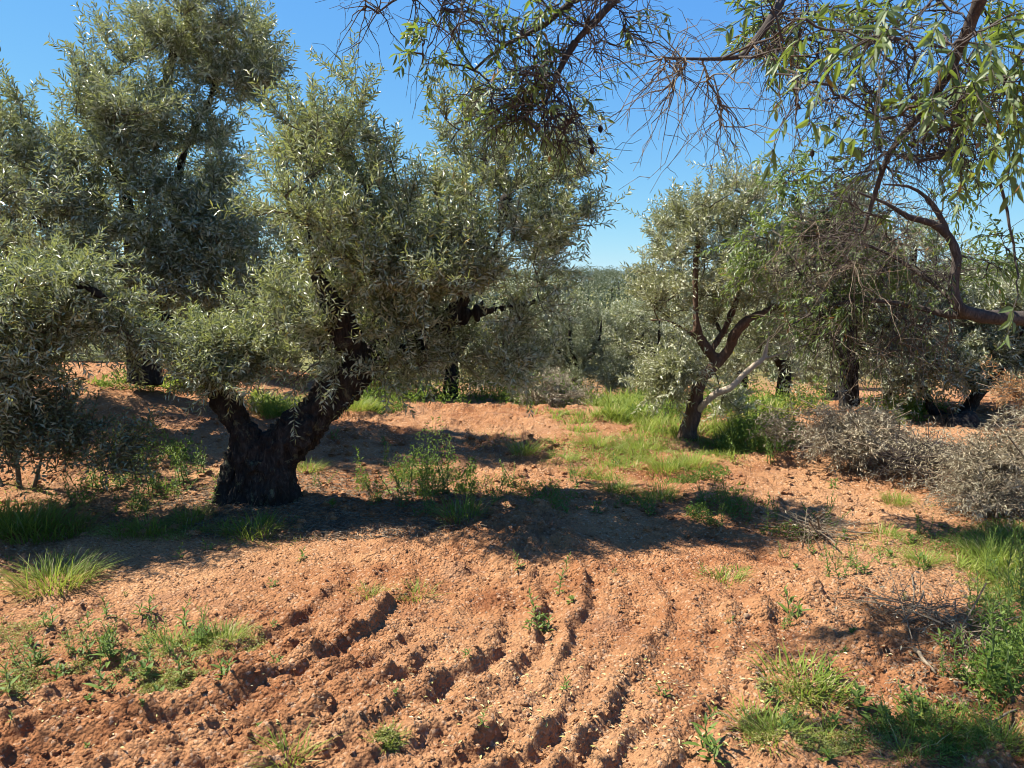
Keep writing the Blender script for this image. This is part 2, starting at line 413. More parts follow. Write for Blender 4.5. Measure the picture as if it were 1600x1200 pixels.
# ------------------------------------------------------------------ trees
def blob_pts(blobs, n, shell=.5, clump=None, seed=0, thr=-.12):
    """blobs: (centre xyz, radii xyz, weight)"""
    w = np.array([b[2] for b in blobs], float); w /= w.sum()
    n2 = int(n * 2.2); k = rng.choice(len(blobs), n2, p=w)
    C = np.array([b[0] for b in blobs])[k]; Rr = np.array([b[1] for b in blobs])[k]
    d = norm(rng.normal(size=(n2, 3))); r = rng.uniform(0, 1, (n2, 1)) ** shell
    p = C + d * r * Rr
    if clump:
        v = vnoise(p[:, 0] / clump, p[:, 1] / clump, p[:, 2] / clump, seed=seed)
        p = p[v > thr]
    return p[:n]

def pb(px, py, d, rx, ry, rd, w=None):
    """a blob given where it stands: pixel centre, distance, pixel radii, depth radius"""
    c = P(px, py, d); a, b = rx * d / F, ry * d / F
    return (c, np.array([a, rd, b]), w if w else (a * b * rd) ** .75)

def grow(nodes, targets, lift=.15, wig=.06, npt=8):
    """branch from the nearest living wood to every target"""
    nd = np.empty((len(nodes) + len(targets) * npt, 3)); c = len(nodes); nd[:c] = nodes
    # reach near targets first
    dmin = np.array([np.min(np.sum((nodes - t) ** 2, 1)) for t in targets]); out_ = []
    for i in np.argsort(dmin):
        t = targets[i]; q = nd[:c]; j = np.argmin(np.sum((q - t) ** 2, 1)); a = q[j]
        L = np.linalg.norm(t - a); s = np.linspace(0, 1, npt)[:, None]
        ctl = (a + t) / 2 + np.array([0, 0, lift * L]) + rng.normal(size=3) * wig * L * 2
        p = a * (1 - s) ** 2 + 2 * ctl * s * (1 - s) + t * s ** 2
        p[1:-1] += rng.normal(size=(npt - 2, 3)) * wig * L * .25
        out_.append(p); nd[c:c + npt - 1] = p[1:]; c += npt - 1
    return np.array(out_)

def shoots(BR, per, L0, L1, centre, outw=.35, upw=.45, rnd=.55, tang=.5, grav=.0, t0=.3, n=6, zig=0.0):
    T, m, _ = BR.shape; N = T * per
    k = np.repeat(np.arange(T), per); s = rng.uniform(t0, 1, N) * (m - 1.001); i = s.astype(int); f = (s - i)[:, None]
    b = BR[k, i] * (1 - f) + BR[k, i + 1] * f; tg = norm(BR[k, i + 1] - BR[k, i])
    o = norm(b - centre); up = np.array([0, 0, 1.0])
    d = norm(tang * tg + outw * o + upw * up + rnd * rng.normal(size=(N, 3)))
    L = rng.uniform(L0, L1, N) * (0.65 + .5 * rng.random(N)); u = np.linspace(0, 1, n)[None, :, None]
    side = norm(rng.normal(size=(N, 3)))
    p = b[:, None] + d[:, None] * L[:, None, None] * u + (side * .12 * L[:, None])[:, None] * u ** 2 - (up * grav * L[:, None])[:, None] * u ** 2
    if zig: p[:, 1:] += rng.normal(size=(N, n - 1, 3)) * (zig * L[:, None, None])
    return p, L

def leafing(SH, L, gap, ll, lw, droop=.0, t0=.08, upn=.35, spread=.75, prob=1.0, rich=False, curl=.12, fold=.35):
    """opposite leaves along every shoot"""
    T, n, _ = SH.shape; cnt = np.maximum((L / gap).astype(int), 2)
    k = np.repeat(np.arange(T), cnt); st = np.concatenate([[0], np.cumsum(cnt)[:-1]]); q = np.arange(len(k)) - st[k]
    s = (t0 + (1 - t0) * (q + .5) / cnt[k]) * (n - 1.001); i = s.astype(int); f = (s - i)[:, None]
    b = SH[k, i] * (1 - f) + SH[k, i + 1] * f; tg = norm(SH[k, i + 1] - SH[k, i])
    ref = norm(rng.normal(size=(T, 3)))[k]; a = norm(np.cross(tg, ref)); c = np.cross(tg, a)
    B, D = [], []
    for sg in (0, math.pi):
        an = (q * 1.65 + sg + rng.normal(size=len(q)) * .35)[:, None]
        B.append(b); D.append(norm(tg * (1 - spread * .55) + spread * (np.cos(an) * a + np.sin(an) * c) + rng.normal(size=tg.shape) * .22 + np.array([0, 0, -droop])))
    B = np.concatenate(B); D = np.concatenate(D)
    if prob < 1:
        kp = rng.random(len(B)) < prob; B, D = B[kp], D[kp]
    N = norm(np.array([0, 0, upn]) + rng.normal(size=B.shape) * .6)
    m = len(B); LL = ll * rng.uniform(.65, 1.25, m); WW = lw * rng.uniform(.75, 1.2, m)
    return leaves(B, D, N, LL, WW, rich, fold, curl)

def limb_paths(limbs, step=.06, wig=.012, seed=0):
    out_ = []
    for l in limbs:
        q = catmull(np.array([list(p[:3]) + [p[3]] for p in l], float), step)
        s = np.arange(len(q)) * step
        for a in range(3): q[1:-1, a] += wig * fbm(s[1:-1] * 3 + 11 * a + seed, s[1:-1] * 0 + seed * 3.3 + len(out_), octv=2, seed=a)
        out_.append(q)
    return out_

def remesh_wood(paths, vox, name, mat, origin, gnarl=.0, ridge=.0, k=14, seed=0):
    """weld limbs into one skin, then work bark furrows and burls into it"""
    A = Acc()
    for q in paths:
        V, f = tubes(q[None, :, :3], q[None, :, 3], k, True); A.add(V, f)
    me = A.mesh('tmp', None)
    o = link('tmp', me); md = o.modifiers.new('r', 'REMESH'); md.mode = 'VOXEL'; md.voxel_size = vox
    dg = bpy.context.evaluated_depsgraph_get(); dg.update()
    m2 = bpy.data.meshes.new_from_object(o.evaluated_get(dg)); bpy.data.objects.remove(o); bpy.data.meshes.remove(me)
    n = len(m2.vertices); co = np.empty(n * 3, np.float32); m2.vertices.foreach_get('co', co); co = co.reshape(-1, 3).astype(float)
    no = np.empty(n * 3, np.float32); m2.vertices.foreach_get('normal', no); no = no.reshape(-1, 3).astype(float)
    x, y, z = co.T
    d = gnarl * fbm(x * 3.2, y * 3.2, z * 2.2, 3, seed) + ridge * (np.abs(fbm(x * 16, y * 16, z * 4.5, 3, seed + 5)) * -1.6 + .6) + ridge * .35 * fbm(x * 45, y * 45, z * 25, 2, seed + 9)
    co = co + no * d[:, None] - np.array(origin)
    m2.vertices.foreach_set('co', co.astype(np.float32).ravel()); m2.polygons.foreach_set('use_smooth', np.ones(len(m2.polygons), bool))
    m2.name = name; m2.materials.clear(); m2.materials.append(mat); m2.update()
    return m2

def wood_nodes(paths, rmax):
    return np.concatenate([q[q[:, 3] < rmax][:, :3] for q in paths if np.any(q[:, 3] < rmax)])

def olive(label, base, limbs, blobs, n_sec, per, ll, lw, mat, gap=.022, vox=.014, gnarl=.02, ridge=.012, rmax=.07, group=None, extra=None,
          sl=(.20, .40), clump=.36, prob=1.0, upw=.6, t0=.5, grav=.0, barkm='bark', seed=0, inner=.5, finish=True):
    paths = limb_paths(limbs, seed=seed)
    t = thing('olive_tree', base, label, 'tree', group)
    link('trunk', remesh_wood(paths, vox, 'trunk', M[barkm], base, gnarl, ridge, seed=seed), t)
    tg = blob_pts(blobs, n_sec, inner, clump, seed)
    nodes = wood_nodes(paths, rmax)
    if extra: 
        ep = limb_paths(extra[0], seed=seed + 3); link('branch', remesh_wood(ep, vox * .8, 'branch', M[extra[1]], base, .005, .002, seed=seed), t)['label'] = extra[2]
        nodes = np.vstack([nodes, wood_nodes(ep, .03)])
    BR = grow(nodes, tg); Lb = np.linalg.norm(BR[:, -1] - BR[:, 0], axis=1)
    r0 = np.clip(.004 + .012 * Lb, .004, .022)
    A = Acc(); A.add(*tubes(BR, r0[:, None] * np.linspace(1, .3, BR.shape[1])[None], 5))
    cen = np.mean([b[0] for b in blobs], 0) - np.array([0, 0, .5])
    SH, L = shoots(BR, per, sl[0], sl[1], cen, upw=upw, grav=grav, t0=t0)
    A.add(*tubes(SH, np.full(len(SH), .0024)[:, None] * np.linspace(1, .5, SH.shape[1])[None], 3))
    link('branches', A.mesh('branches', M['twig'], base, True), t)
    C = Acc(); C.add(*leafing(SH, L, gap, ll, lw, prob=prob))
    link('crown', C.mesh('crown', M[mat], base), t)
    print(str(label)[:40], 'leaves', C.n // 4)
    return t

def q4(*p): return [(*P(a, b, c), r) for a, b, c, r in p]

# --- main olive, trunk at (395, 795)
gA = G(395, 792)[0]; b0 = gA.copy(); b0[2] = hbase(gA[0], gA[1])
D0 = 5.62
limbs = [
    q4((350, 812, D0 - .02, .15), (372, 765, D0, .145), (385, 722, D0, .13), (386, 692, D0, .105), (370, 655, D0, .085), (352, 622, D0 + .02, .066), (338, 585, D0 + .1, .035), (320, 545, D0 + .2, .03), (330, 500, D0 + .3, .018)),
    q4((432, 815, D0 + .02, .19), (428, 765, D0, .17), (425, 722, D0, .165), (448, 690, D0, .15), (487, 650, D0, .125), (520, 612, D0 + .05, .12), (550, 580, D0 + .1, .115), (572, 560, D0 + .2, .085), (600, 520, D0 + .35, .058), (610, 460, D0 + .4, .042), (590, 380, D0 + .4, .03), (575, 280, D0 + .3, .018)),
    q4((395, 815, D0 + .1, .17), (402, 745, D0 + .05, .16), (408, 700, D0 + .02, .13)),
    q4((322, 815, D0 - .05, .05), (350, 790, D0 - .03, .085), (372, 750, D0, .08)), q4((470, 812, D0 + .1, .05), (446, 790, D0 + .05, .09), (432, 750, D0, .09)), q4((375, 826, D0 - .25, .05), (388, 798, D0 - .12, .07), (396, 760, D0 - .03, .06)),
    q4((470, 690, D0 - .1, .05), (478, 672, D0 - .13, .06), (492, 655, D0 - .1, .05)), q4((400, 735, D0 - .14, .05), (396, 722, D0 - .15, .06)),
    q4((405, 812, D0 - .10, .10), (408, 770, D0 - .09, .10), (415, 730, D0 - .05, .08)),
    q4((550, 575, D0 + .1, .10), (600, 560, D0 + .2, .06), (670, 530, D0 + .3, .040), (720, 470, D0 + .35, .028), (770, 400, D0 + .35, .020), (790, 310, D0 + .3, .013)),
    q4((560, 575, D0 + .1, .09), (540, 520, D0 - .1, .06), (505, 450, D0 - .2, .045), (480, 370, D0 - .2, .032), (470, 290, D0 - .1, .018)),
    q4((600, 520, D0 + .2, .05), (660, 460, D0 + .6, .04), (700, 380, D0 + .9, .028), (730, 300, D0 + 1.0, .018)),
    q4((545, 560, D0 + .1, .05), (490, 535, D0 + .2, .035), (430, 510, D0 + .3, .022), (390, 470, D0 + .2, .014)),
    q4((700, 500, D0 + .35, .022), (780, 480, D0 + .4, .016), (840, 470, D0 + .4, .010)),
]
blobs = [pb(468, 255, 5.72, 55, 92, .55), pb(552, 215, 5.72, 62, 85, .6), pb(620, 230, 5.82, 35, 55, .35), pb(600, 370, 5.72, 150, 130, 1.0), pb(475, 400, 5.52, 100, 110, .8), pb(735, 265, 5.82, 72, 105, .7), pb(840, 300, 5.92, 72, 95, .7),
         pb(780, 400, 5.72, 110, 85, .9), pb(650, 500, 5.72, 150, 70, .9), pb(450, 500, 5.72, 110, 65, .7), pb(820, 490, 5.72, 55, 60, .5), pb(370, 545, 5.82, 55, 45, .35), pb(700, 570, 5.82, 110, 38, .5), pb(800, 335, 5.42, 80, 70, .4), pb(340, 590, 5.45, 40, 26, .2, .12), pb(370, 575, 5.5, 40, 24, .2, .12), pb(310, 570, 5.55, 34, 26, .2, .1), pb(600, 450, 5.2, 90, 60, .3), pb(700, 450, 5.2, 80, 50, .3), pb(520, 545, 5.42, 60, 38, .3), pb(440, 575, 5.57, 60, 32, .3), pb(760, 555, 5.52, 90, 50, .5), pb(880, 250, 5.82, 45, 60, .4), pb(905, 350, 5.82, 32, 50, .3), pb(620, 585, 5.7, 80, 28, .4), pb(760, 570, 5.8, 90, 38, .5), pb(690, 540, 5.9, 120, 45, .6), pb(820, 530, 5.8, 45, 45, .4), pb(540, 590, 5.5, 40, 22, .2)]
T1 = olive('large olive with dark forked trunk leaning right, nearest the camera', b0, limbs, blobs, 370, 9, .058, .0125, 'olive', seed=1, gnarl=.055, ridge=.034, vox=.011)

# --- tall olive behind it on the left
DA = 8.6
limbs = [
    q4((224, 600, DA + .2, .20), (224, 560, DA + .2, .17), (222, 500, DA + .1, .14), (215, 440, DA, .10), (208, 400, DA, .085), (205, 350, DA - .1, .075), (195, 300, DA - .2, .065), (200, 270, DA - .2, .05), (225, 210, DA - .2, .04), (260, 120, DA - .2, .03), (280, 40, DA - .2, .02)),
    q4((222, 500, DA + .1, .12), (255, 470, DA, .09), (290, 420, DA, .07), (295, 350, DA, .06), (275, 300, DA, .05), (290, 230, DA, .04), (330, 150, DA, .03), (340, 80, DA, .02)),
    q4((195, 300, DA - .2, .05), (165, 240, DA - .4, .035), (140, 160, DA - .4, .025), (130, 100, DA - .4, .015)),
    q4((215, 430, DA, .07), (150, 400, DA - .5, .05), (90, 370, DA - .8, .035), (40, 330, DA - 1, .02)),
    q4((290, 420, DA, .05), (340, 390, DA - .3, .035), (370, 350, DA - .4, .02)),
    q4((220, 520, DA + .1, .07), (262, 500, DA - .1, .06), (285, 520, DA - .2, .04), (310, 545, DA - .3, .02)),
]
blobs = [pb(125, 110, 8.0, 62, 68, .8), pb(250, 60, 8.2, 85, 85, 1.1), pb(345, 85, 8.3, 62, 85, .9), pb(385, 130, 8.2, 28, 45, .4), pb(60, 225, 7.9, 62, 62, .8), pb(190, 220, 7.8, 120, 85, 1.2), pb(298, 225, 8.2, 62, 80, 1.0),
         pb(110, 340, 7.8, 150, 85, 1.4), pb(310, 350, 8.0, 72, 95, 1.0), pb(240, 420, 8.0, 120, 60, 1.0), pb(-50, 300, 8, 70, 110, 1.2), pb(-40, 420, 8, 80, 70, 1.0)]
bA = P(224, 590, DA + .2); bA[2] = hbase(bA[0], bA[1])
T2 = olive('tall dense olive at left rising past the top of the picture', bA, limbs, blobs, 430, 8, .078, .017, 'olive_deep', gap=.027, seed=2, sl=(.26, .50), clump=.55, rmax=.09, vox=.02)

# --- olive whose boughs hang in at the left edge
DC = 5.4
cx0 = P(-240, 700, DC); bC = np.array([cx0[0], DC, hbase(cx0[0], DC)])
limbs = [
    [(bC[0], DC, -.1, .22), (bC[0] + .03, DC, .4, .17), (bC[0] + .1, DC, .9, .13)] + q4((-150, 520, DC, .08), (-60, 450, DC, .05), (40, 430, DC - .1, .035), (120, 440, DC - .2, .022), (180, 470, DC - .2, .012)),
    [(bC[0] + .05, DC, .7, .11)] + q4((-160, 600, DC, .06), (-80, 560, DC - .1, .04), (0, 560, DC - .2, .025), (60, 600, DC - .3, .015)),
    [(bC[0] + .05, DC, .8, .11), (bC[0] - .2, DC + .2, 1.5, .07), (bC[0] - .1, DC + .2, 2.3, .04)],
]
blobs = [pb(40, 470, 5.2, 90, 60, .6), pb(140, 525, 5.1, 90, 55, .5), pb(30, 560, 5.1, 80, 70, .6), pb(215, 510, 5.2, 60, 45, .4), pb(-90, 450, 5.3, 100, 120, .8), pb(-250, 300, 5.5, 120, 120, .9), pb(-60, 620, 5.2, 60, 70, .4), pb(110, 575, 5.1, 60, 30, .3), pb(230, 520, 5.0, 60, 50, .3), pb(120, 450, 5.2, 70, 40, .35), pb(290, 500, 5.3, 60, 50, .3)]
T3 = olive('olive boughs with silvery leaves hanging in low at the left edge', bC, limbs, blobs, 230, 8, .056, .0125, 'olive', seed=3, upw=.15, grav=.35, sl=(.25, .45), rmax=.07)
bush = [pb(35, 700, 5.0, 75, 60, .35), pb(110, 690, 5.1, 55, 55, .3), pb(-40, 690, 5.1, 60, 80, .4), pb(190, 720, 5.0, 60, 40, .3), pb(60, 640, 5.1, 60, 40, .3)]
bb = G(30, 765)[0]; bb[2] = hbase(bb[0], bb[1])
limbs = [[(bb[0], bb[1], bb[2] - .05, .022), (bb[0], bb[1], bb[2] + .2, .018), (bb[0] - .05, bb[1], bb[2] + .6, .01)], [(bb[0] + .1, bb[1], bb[2] - .05, .018), (bb[0] + .2, bb[1], bb[2] + .3, .012), (bb[0] + .3, bb[1] + .05, bb[2] + .55, .008)], [(bb[0] - .1, bb[1], bb[2] - .05, .018), (bb[0] - .3, bb[1] + .1, bb[2] + .3, .012), (bb[0] - .35, bb[1] + .1, bb[2] + .6, .008)]]
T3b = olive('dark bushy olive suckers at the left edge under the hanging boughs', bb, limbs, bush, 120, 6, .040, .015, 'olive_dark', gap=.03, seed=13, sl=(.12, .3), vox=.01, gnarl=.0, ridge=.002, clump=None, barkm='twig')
T3b.name = 'olive_suckers'; T3b['category'] = 'bush'

# --- smaller olive on the right with a pale side branch
DR = 8.05
bR = P(1075, 690, DR); bR[2] = hbase(bR[0], bR[1])
limbs = [
    q4((1073, 702, DR, .125), (1075, 672, DR, .092), (1082, 645, DR, .085), (1086, 620, DR, .078), (1095, 595, DR, .07), (1117, 568, DR + .05, .06), (1105, 545, DR + .05, .06), (1090, 525, DR + .05, .055), (1086, 500, DR, .045), (1086, 450, DR, .035), (1090, 390, DR, .028), (1100, 320, DR, .016)),
    q4((1115, 572, DR + .05, .065), (1140, 545, DR, .055), (1150, 520, DR - .1, .05), (1170, 500, DR - .1, .045), (1195, 490, DR - .1, .04), (1240, 462, DR - .1, .035), (1290, 440, DR, .025), (1330, 400, DR, .015)),
    q4((1092, 528, DR + .05, .03), (1065, 512, DR, .022), (1040, 502, DR - .1, .016), (1015, 500, DR - .1, .01)),
    q4((1110, 555, DR + .1, .04), (1150, 470, DR + .4, .03), (1160, 390, DR + .4, .02)),
    q4((1062, 706, DR - .05, .05), (1071, 680, DR - .03, .05)), q4((1088, 706, DR + .05, .05), (1082, 676, DR, .05)),
]
pale = [q4((1088, 645, DR, .04), (1100, 632, DR - .1, .037), (1120, 615, DR - .15, .035), (1142, 606, DR - .2, .033), (1160, 588, DR - .2, .03), (1180, 571, DR - .2, .028), (1195, 560, DR - .2, .024), (1200, 535, DR - .2, .014), (1202, 515, DR - .2, .008)),
        q4((1195, 560, DR - .2, .014), (1220, 552, DR - .3, .010), (1240, 545, DR - .3, .007))]
blobs = [pb(1105, 305, DR, 55, 42, .5), pb(1075, 370, DR, 48, 60, .6), pb(1150, 350, DR, 62, 60, .7), pb(1095, 460, DR, 105, 70, 1.0), pb(1030, 520, DR - .2, 46, 50, .4), pb(1050, 575, DR - .1, 50, 38, .4), pb(1190, 420, DR, 85, 75, .9),
         pb(1175, 530, DR + .8, 75, 50, .4), pb(1235, 480, DR, 50, 60, .6), pb(1120, 620, DR + .5, 70, 30, .3), pb(1025, 480, DR, 45, 45, .4), pb(1000, 560, DR, 40, 45, .35), pb(1230, 400, DR, 50, 50, .4), pb(1115, 290, DR, 45, 35, .5), pb(1090, 330, DR, 50, 40, .5), pb(1080, 585, DR - .35, 32, 26, .25, .1), pb(1035, 590, DR - .1, 40, 34, .3, .1), pb(1060, 545, DR - .3, 40, 30, .25, .1)]
T4 = olive('small olive on the right with one bare pale branch slanting off its trunk', bR, limbs, blobs, 300, 7, .064, .0155, 'olive_pale', gap=.026, seed=4, extra=(pale, 'bark_pale', 'smooth pale branch lit by the sun'), clump=.34, barkm='bark_red', rmax=.05, gnarl=.012, ridge=.01)

# --- almond tree: trunk stands out of the picture to the right, limbs hang over the camera's view
AB = np.array([4.25, 4.8, 0.0]); AB[2] = hbase(AB[0], AB[1])
DL = 4.7
lim_w = [
    [(AB[0], AB[1], -.1, .22), (AB[0] - .02, AB[1], .5, .17), (AB[0] - .1, AB[1], 1.1, .15), (AB[0] - .3, AB[1] - .1, 1.8, .11), (3.55, 4.2, 2.5, .085), (3.0, 3.5, 2.95, .06), (2.3, 2.9, 3.05, .05)] + q4((1560, -70, 2.6, .04), (1330, -140, 2.7, .035), (1120, -110, 2.8, .03), (1010, -50, 2.8, .026), (937, 25, 2.8, .018), (899, 66, 2.8, .013), (871, 115, 2.8, .009), (850, 165, 2.8, .005)),
    [(AB[0] - .05, AB[1], .9, .11)] + q4((1720, 515, 4.75, .07), (1640, 500, DL, .055), (1570, 496, DL, .046), (1525, 492, DL, .042), (1498, 478, DL, .034), (1490, 445, DL, .03), (1495, 402, DL, .028), (1482, 368, DL, .025), (1455, 347, DL, .020), (1420, 338, DL, .015), (1385, 318, DL, .010), (1340, 300, DL, .006)),
    q4((1482, 368, DL, .018), (1468, 335, DL, .015), (1448, 308, DL, .012), (1418, 290, DL, .008), (1380, 288, DL, .005)),
    q4((1530, 492, DL, .03), (1480, 492, DL + .1, .024), (1420, 478, DL + .2, .018), (1350, 470, DL + .3, .013), (1290, 480, DL + .4, .009), (1230, 510, DL + .4, .005)),
    q4((1498, 478, DL, .02), (1440, 430, DL + .2, .014), (1370, 390, DL + .3, .010), (1290, 370, DL + .3, .007), (1220, 370, DL + .4, .004)),
    q4((1560, -70, 2.6, .03), (1520, 30, 2.7, .02), (1490, 100, 2.8, .016), (1456, 157, 2.9, .014), (1420, 200, 3, .012), (1390, 238, 3, .011), (1365, 304, 3, .009), (1350, 360, 3, .005)),
    q4((1490, 100, 2.8, .013), (1499, 160, 2.8, .012), (1500, 205, 2.8, .011), (1504, 228, 2.8, .010), (1485, 244, 2.8, .008), (1435, 252, 2.8, .005)),
    q4((1330, -140, 2.7, .025), (1250, -40, 2.6, .016), (1200, 40, 2.5, .012), (1170, 75, 2.5, .010), (1155, 88, 2.5, .008), (1100, 92, 2.5, .005), (1040, 90, 2.5, .003)),
    [(2.3, 2.9, 3.05, .04), (1.3, 3.2, 3.55, .03), (.4, 3.7, 3.85, .022), (-.4, 3.9, 4.0, .014), (-1.2, 3.8, 4.1, .008)],
    [(1.3, 3.2, 3.55, .02), (.5, 3.0, 3.8, .014), (-.5, 2.9, 3.9, .008)],
    q4((1010, -50, 2.8, .02), (892, 3, 2.8, .013), (850, 38, 2.8, .009), (790, 70, 2.8, .006), (740, 110, 2.8, .004)),
    q4((1010, -50, 2.8, .015), (860, -60, 2.8, .012), (720, -50, 2.8, .008), (640, -10, 2.8, .005), (590, 20, 2.8, .003)),
]
at = thing('almond_tree', AB, 'leafy almond boughs with bare tangled twigs hanging in from top and right', 'tree')
paths = limb_paths(lim_w, step=.05, wig=.008, seed=8)
link('trunk', remesh_wood([q[q[:, 3] > .0115] for q in paths if np.sum(q[:, 3] > .0115) > 2], .0085, 'trunk', M['almtwig'], AB, .004, .002, k=10, seed=8), at)
allw = wood_nodes(paths, .045)
TW, LF, DT = Acc(), Acc(), Acc()

def twiggery(acc, blobs, n_sec, per, sl, leafp, ll, lw, r=.0016, grav=.15, lim=None, per2=0, zig=.02, up=0.0, seed=0, gap=.03, nodes=None, branch_r=.004):
    nd = allw if nodes is None else nodes
    if lim is not None: nd = nd[lim(nd)]
    tg = blob_pts(blobs, n_sec, .6, None, seed); BR = grow(nd, tg, lift=.05, wig=.09)
    acc.add(*tubes(BR, branch_r * np.linspace(1, .4, BR.shape[1])[None] * np.ones((len(BR), 1)), 5))
    cen = np.mean([b[0] for b in blobs], 0)
    SH, L = shoots(BR, per, sl[0], sl[1], cen, outw=.25, upw=up, rnd=.7, tang=.5, grav=grav, t0=.15, zig=zig)
    acc.add(*tubes(SH, r * np.linspace(1.35, .4, SH.shape[1])[None] * np.ones((len(SH), 1)), 4))
    if per2:
        S2, L2 = shoots(SH, per2, sl[0] * .3, sl[1] * .5, cen, outw=.1, upw=up, rnd=.8, tang=.5, grav=grav, t0=.15, n=4, zig=zig)
        acc.add(*tubes(S2, r * .75 * np.linspace(1, .6, 4)[None] * np.ones((len(S2), 1)), 3))
    if leafp > 0:
        k = rng.random(len(SH)) < leafp
        LF.add(*leafing(SH[k], L[k], gap, ll, lw, droop=.45, t0=.25, upn=.5, spread=.7, rich=True, curl=.22, fold=.4))
    return SH

for q in paths: # fine ends of the limbs, too thin for the welded skin
    e = q[q[:, 3] < .014]
    if len(e) > 2: TW.add(*tubes(e[None, :, :3], e[None, :, 3] * 1.02, 8))
# top middle: bare drooping twigs with tufts of leaves
twiggery(TW, [pb(800, 40, 2.8, 120, 55, .30), pb(860, 110, 2.8, 75, 70, .25), pb(930, 40, 2.8, 65, 60, .25)], 42, 6, (.12, .30), .14, .040, .011, r=.0017, grav=.15, per2=2, zig=.035, lim=lambda p: p[:, 0] < .9, seed=1)
twiggery(TW, [pb(820, 150, 2.8, 65, 55, .2), pb(880, 180, 2.8, 40, 45, .2)], 28, 6, (.12, .26), .16, .040, .011, r=.0016, grav=.1, per2=2, zig=.035, lim=lambda p: p[:, 0] < .6, seed=2)
twiggery(TW, [pb(600, 0, 2.8, 70, 25, .15), pb(700, 20, 2.8, 60, 40, .2)], 14, 4, (.14, .28), .04, .036, .010, r=.0016, grav=.3, per2=2, zig=.035, lim=lambda p: p[:, 0] < .3, seed=3)
twiggery(TW, [pb(665, 75, 2.7, 42, 30, .1), pb(770, 50, 2.7, 50, 30, .1), pb(840, 20, 2.7, 60, 30, .1)], 9, 3, (.07, .14), .85, .042, .012, r=.0012, grav=.25, lim=lambda p: p[:, 0] < .3, seed=4, gap=.02)
twiggery(TW, [pb(860, 180, 2.7, 60, 50, .1), pb(790, 160, 2.7, 40, 30, .1), pb(800, 90, 2.7, 80, 50, .1)], 12, 4, (.06, .12), .7, .040, .012, grav=.3, lim=lambda p: p[:, 0] < .6, seed=5, gap=.03)
# spray of bare twigs left of the leafy boughs
twiggery(DT, [pb(1060, 110, 2.5, 60, 40, .15), pb(1110, 150, 2.5, 60, 50, .15), pb(1180, 110, 2.5, 50, 50, .15)], 16, 5, (.14, .34), .0, .04, .012, r=.0016, grav=.2, per2=2, zig=.035, lim=lambda p: (p[:, 0] < 1.2) & (p[:, 0] > .3) & (p[:, 1] < 2.75), seed=6)
# fine drooping twigs among the boughs at the top right
twiggery(TW, [pb(1330, 130, 2.8, 120, 90, .3), pb(1450, 180, 2.9, 90, 80, .3), pb(1250, 60, 2.7, 90, 60, .3)], 52, 6, (.12, .30), .14, .045, .013, r=.0016, grav=.25, per2=3, zig=.035, lim=lambda p: p[:, 0] > .5, seed=7)
twiggery(TW, [pb(1370, 260, 3.0, 50, 60, .2), pb(1440, 250, 2.9, 60, 40, .2), pb(1340, 350, 3.0, 40, 40, .2), pb(1480, 180, 2.8, 50, 60, .2)], 34, 6, (.12, .30), .06, .042, .012, r=.0016, grav=.15, per2=3, zig=.04, lim=lambda p: (p[:, 0] > .8) & (p[:, 1] < 3.3), seed=21)
wb = lambda x, y, z, a, b, c: (np.array([x, y, z]), np.array([a, b, c]), a * b)
twiggery(TW, [wb(-.95, 4.0, 3.95, .5, .22, .2), wb(-.35, 4.1, 3.95, .5, .28, .2), wb(-1.2, 3.25, 3.95, .5, .22, .2), wb(-.5, 3.3, 3.95, .35, .22, .2), wb(.1, 4.3, 3.95, .4, .3, .2)], 135, 6, (.12, .28), .6, .046, .014, r=.0016, grav=.1, per2=1, lim=lambda p: p[:, 2] > 3.3, seed=31)  # unseen boughs above the view, placed to shade the lower right soil
# large near leaves
twiggery(TW, [pb(1230, 30, 1.9, 90, 40, .2), pb(1350, 60, 1.7, 100, 50, .2), pb(1480, 50, 1.8, 110, 60, .25), pb(1570, 120, 1.8, 60, 80, .25)], 26, 4, (.10, .22), .40, .047, .0130, r=.0014, grav=.45, lim=lambda p: (p[:, 0] > .4) & (p[:, 1] < 3.0), seed=9, gap=.022)
twiggery(TW, [pb(1280, 130, 1.9, 60, 40, .1), pb(1440, 170, 1.8, 70, 40, .1), pb(1230, 230, 2.2, 35, 20, .05), pb(1590, 270, 1.9, 30, 70, .1), pb(1590, 480, 1.9, 35, 30, .05)], 14, 2, (.10, .20), .45, .052, .016, r=.0013, grav=.5, lim=lambda p: (p[:, 0] > .4) & (p[:, 1] < 3.4), seed=10, gap=.028)
# small leafed boughs far top right
twiggery(TW, [pb(1210, 70, 3.2, 50, 80, .3), pb(1560, 130, 3.2, 60, 120, .4), pb(1400, 30, 3.2, 150, 40, .4), pb(1330, 10, 3.0, 200, 30, .3)], 38, 5, (.12, .24), .55, .040, .011, r=.0012, grav=.35, lim=lambda p: (p[:, 0] > .5), seed=11, gap=.022)
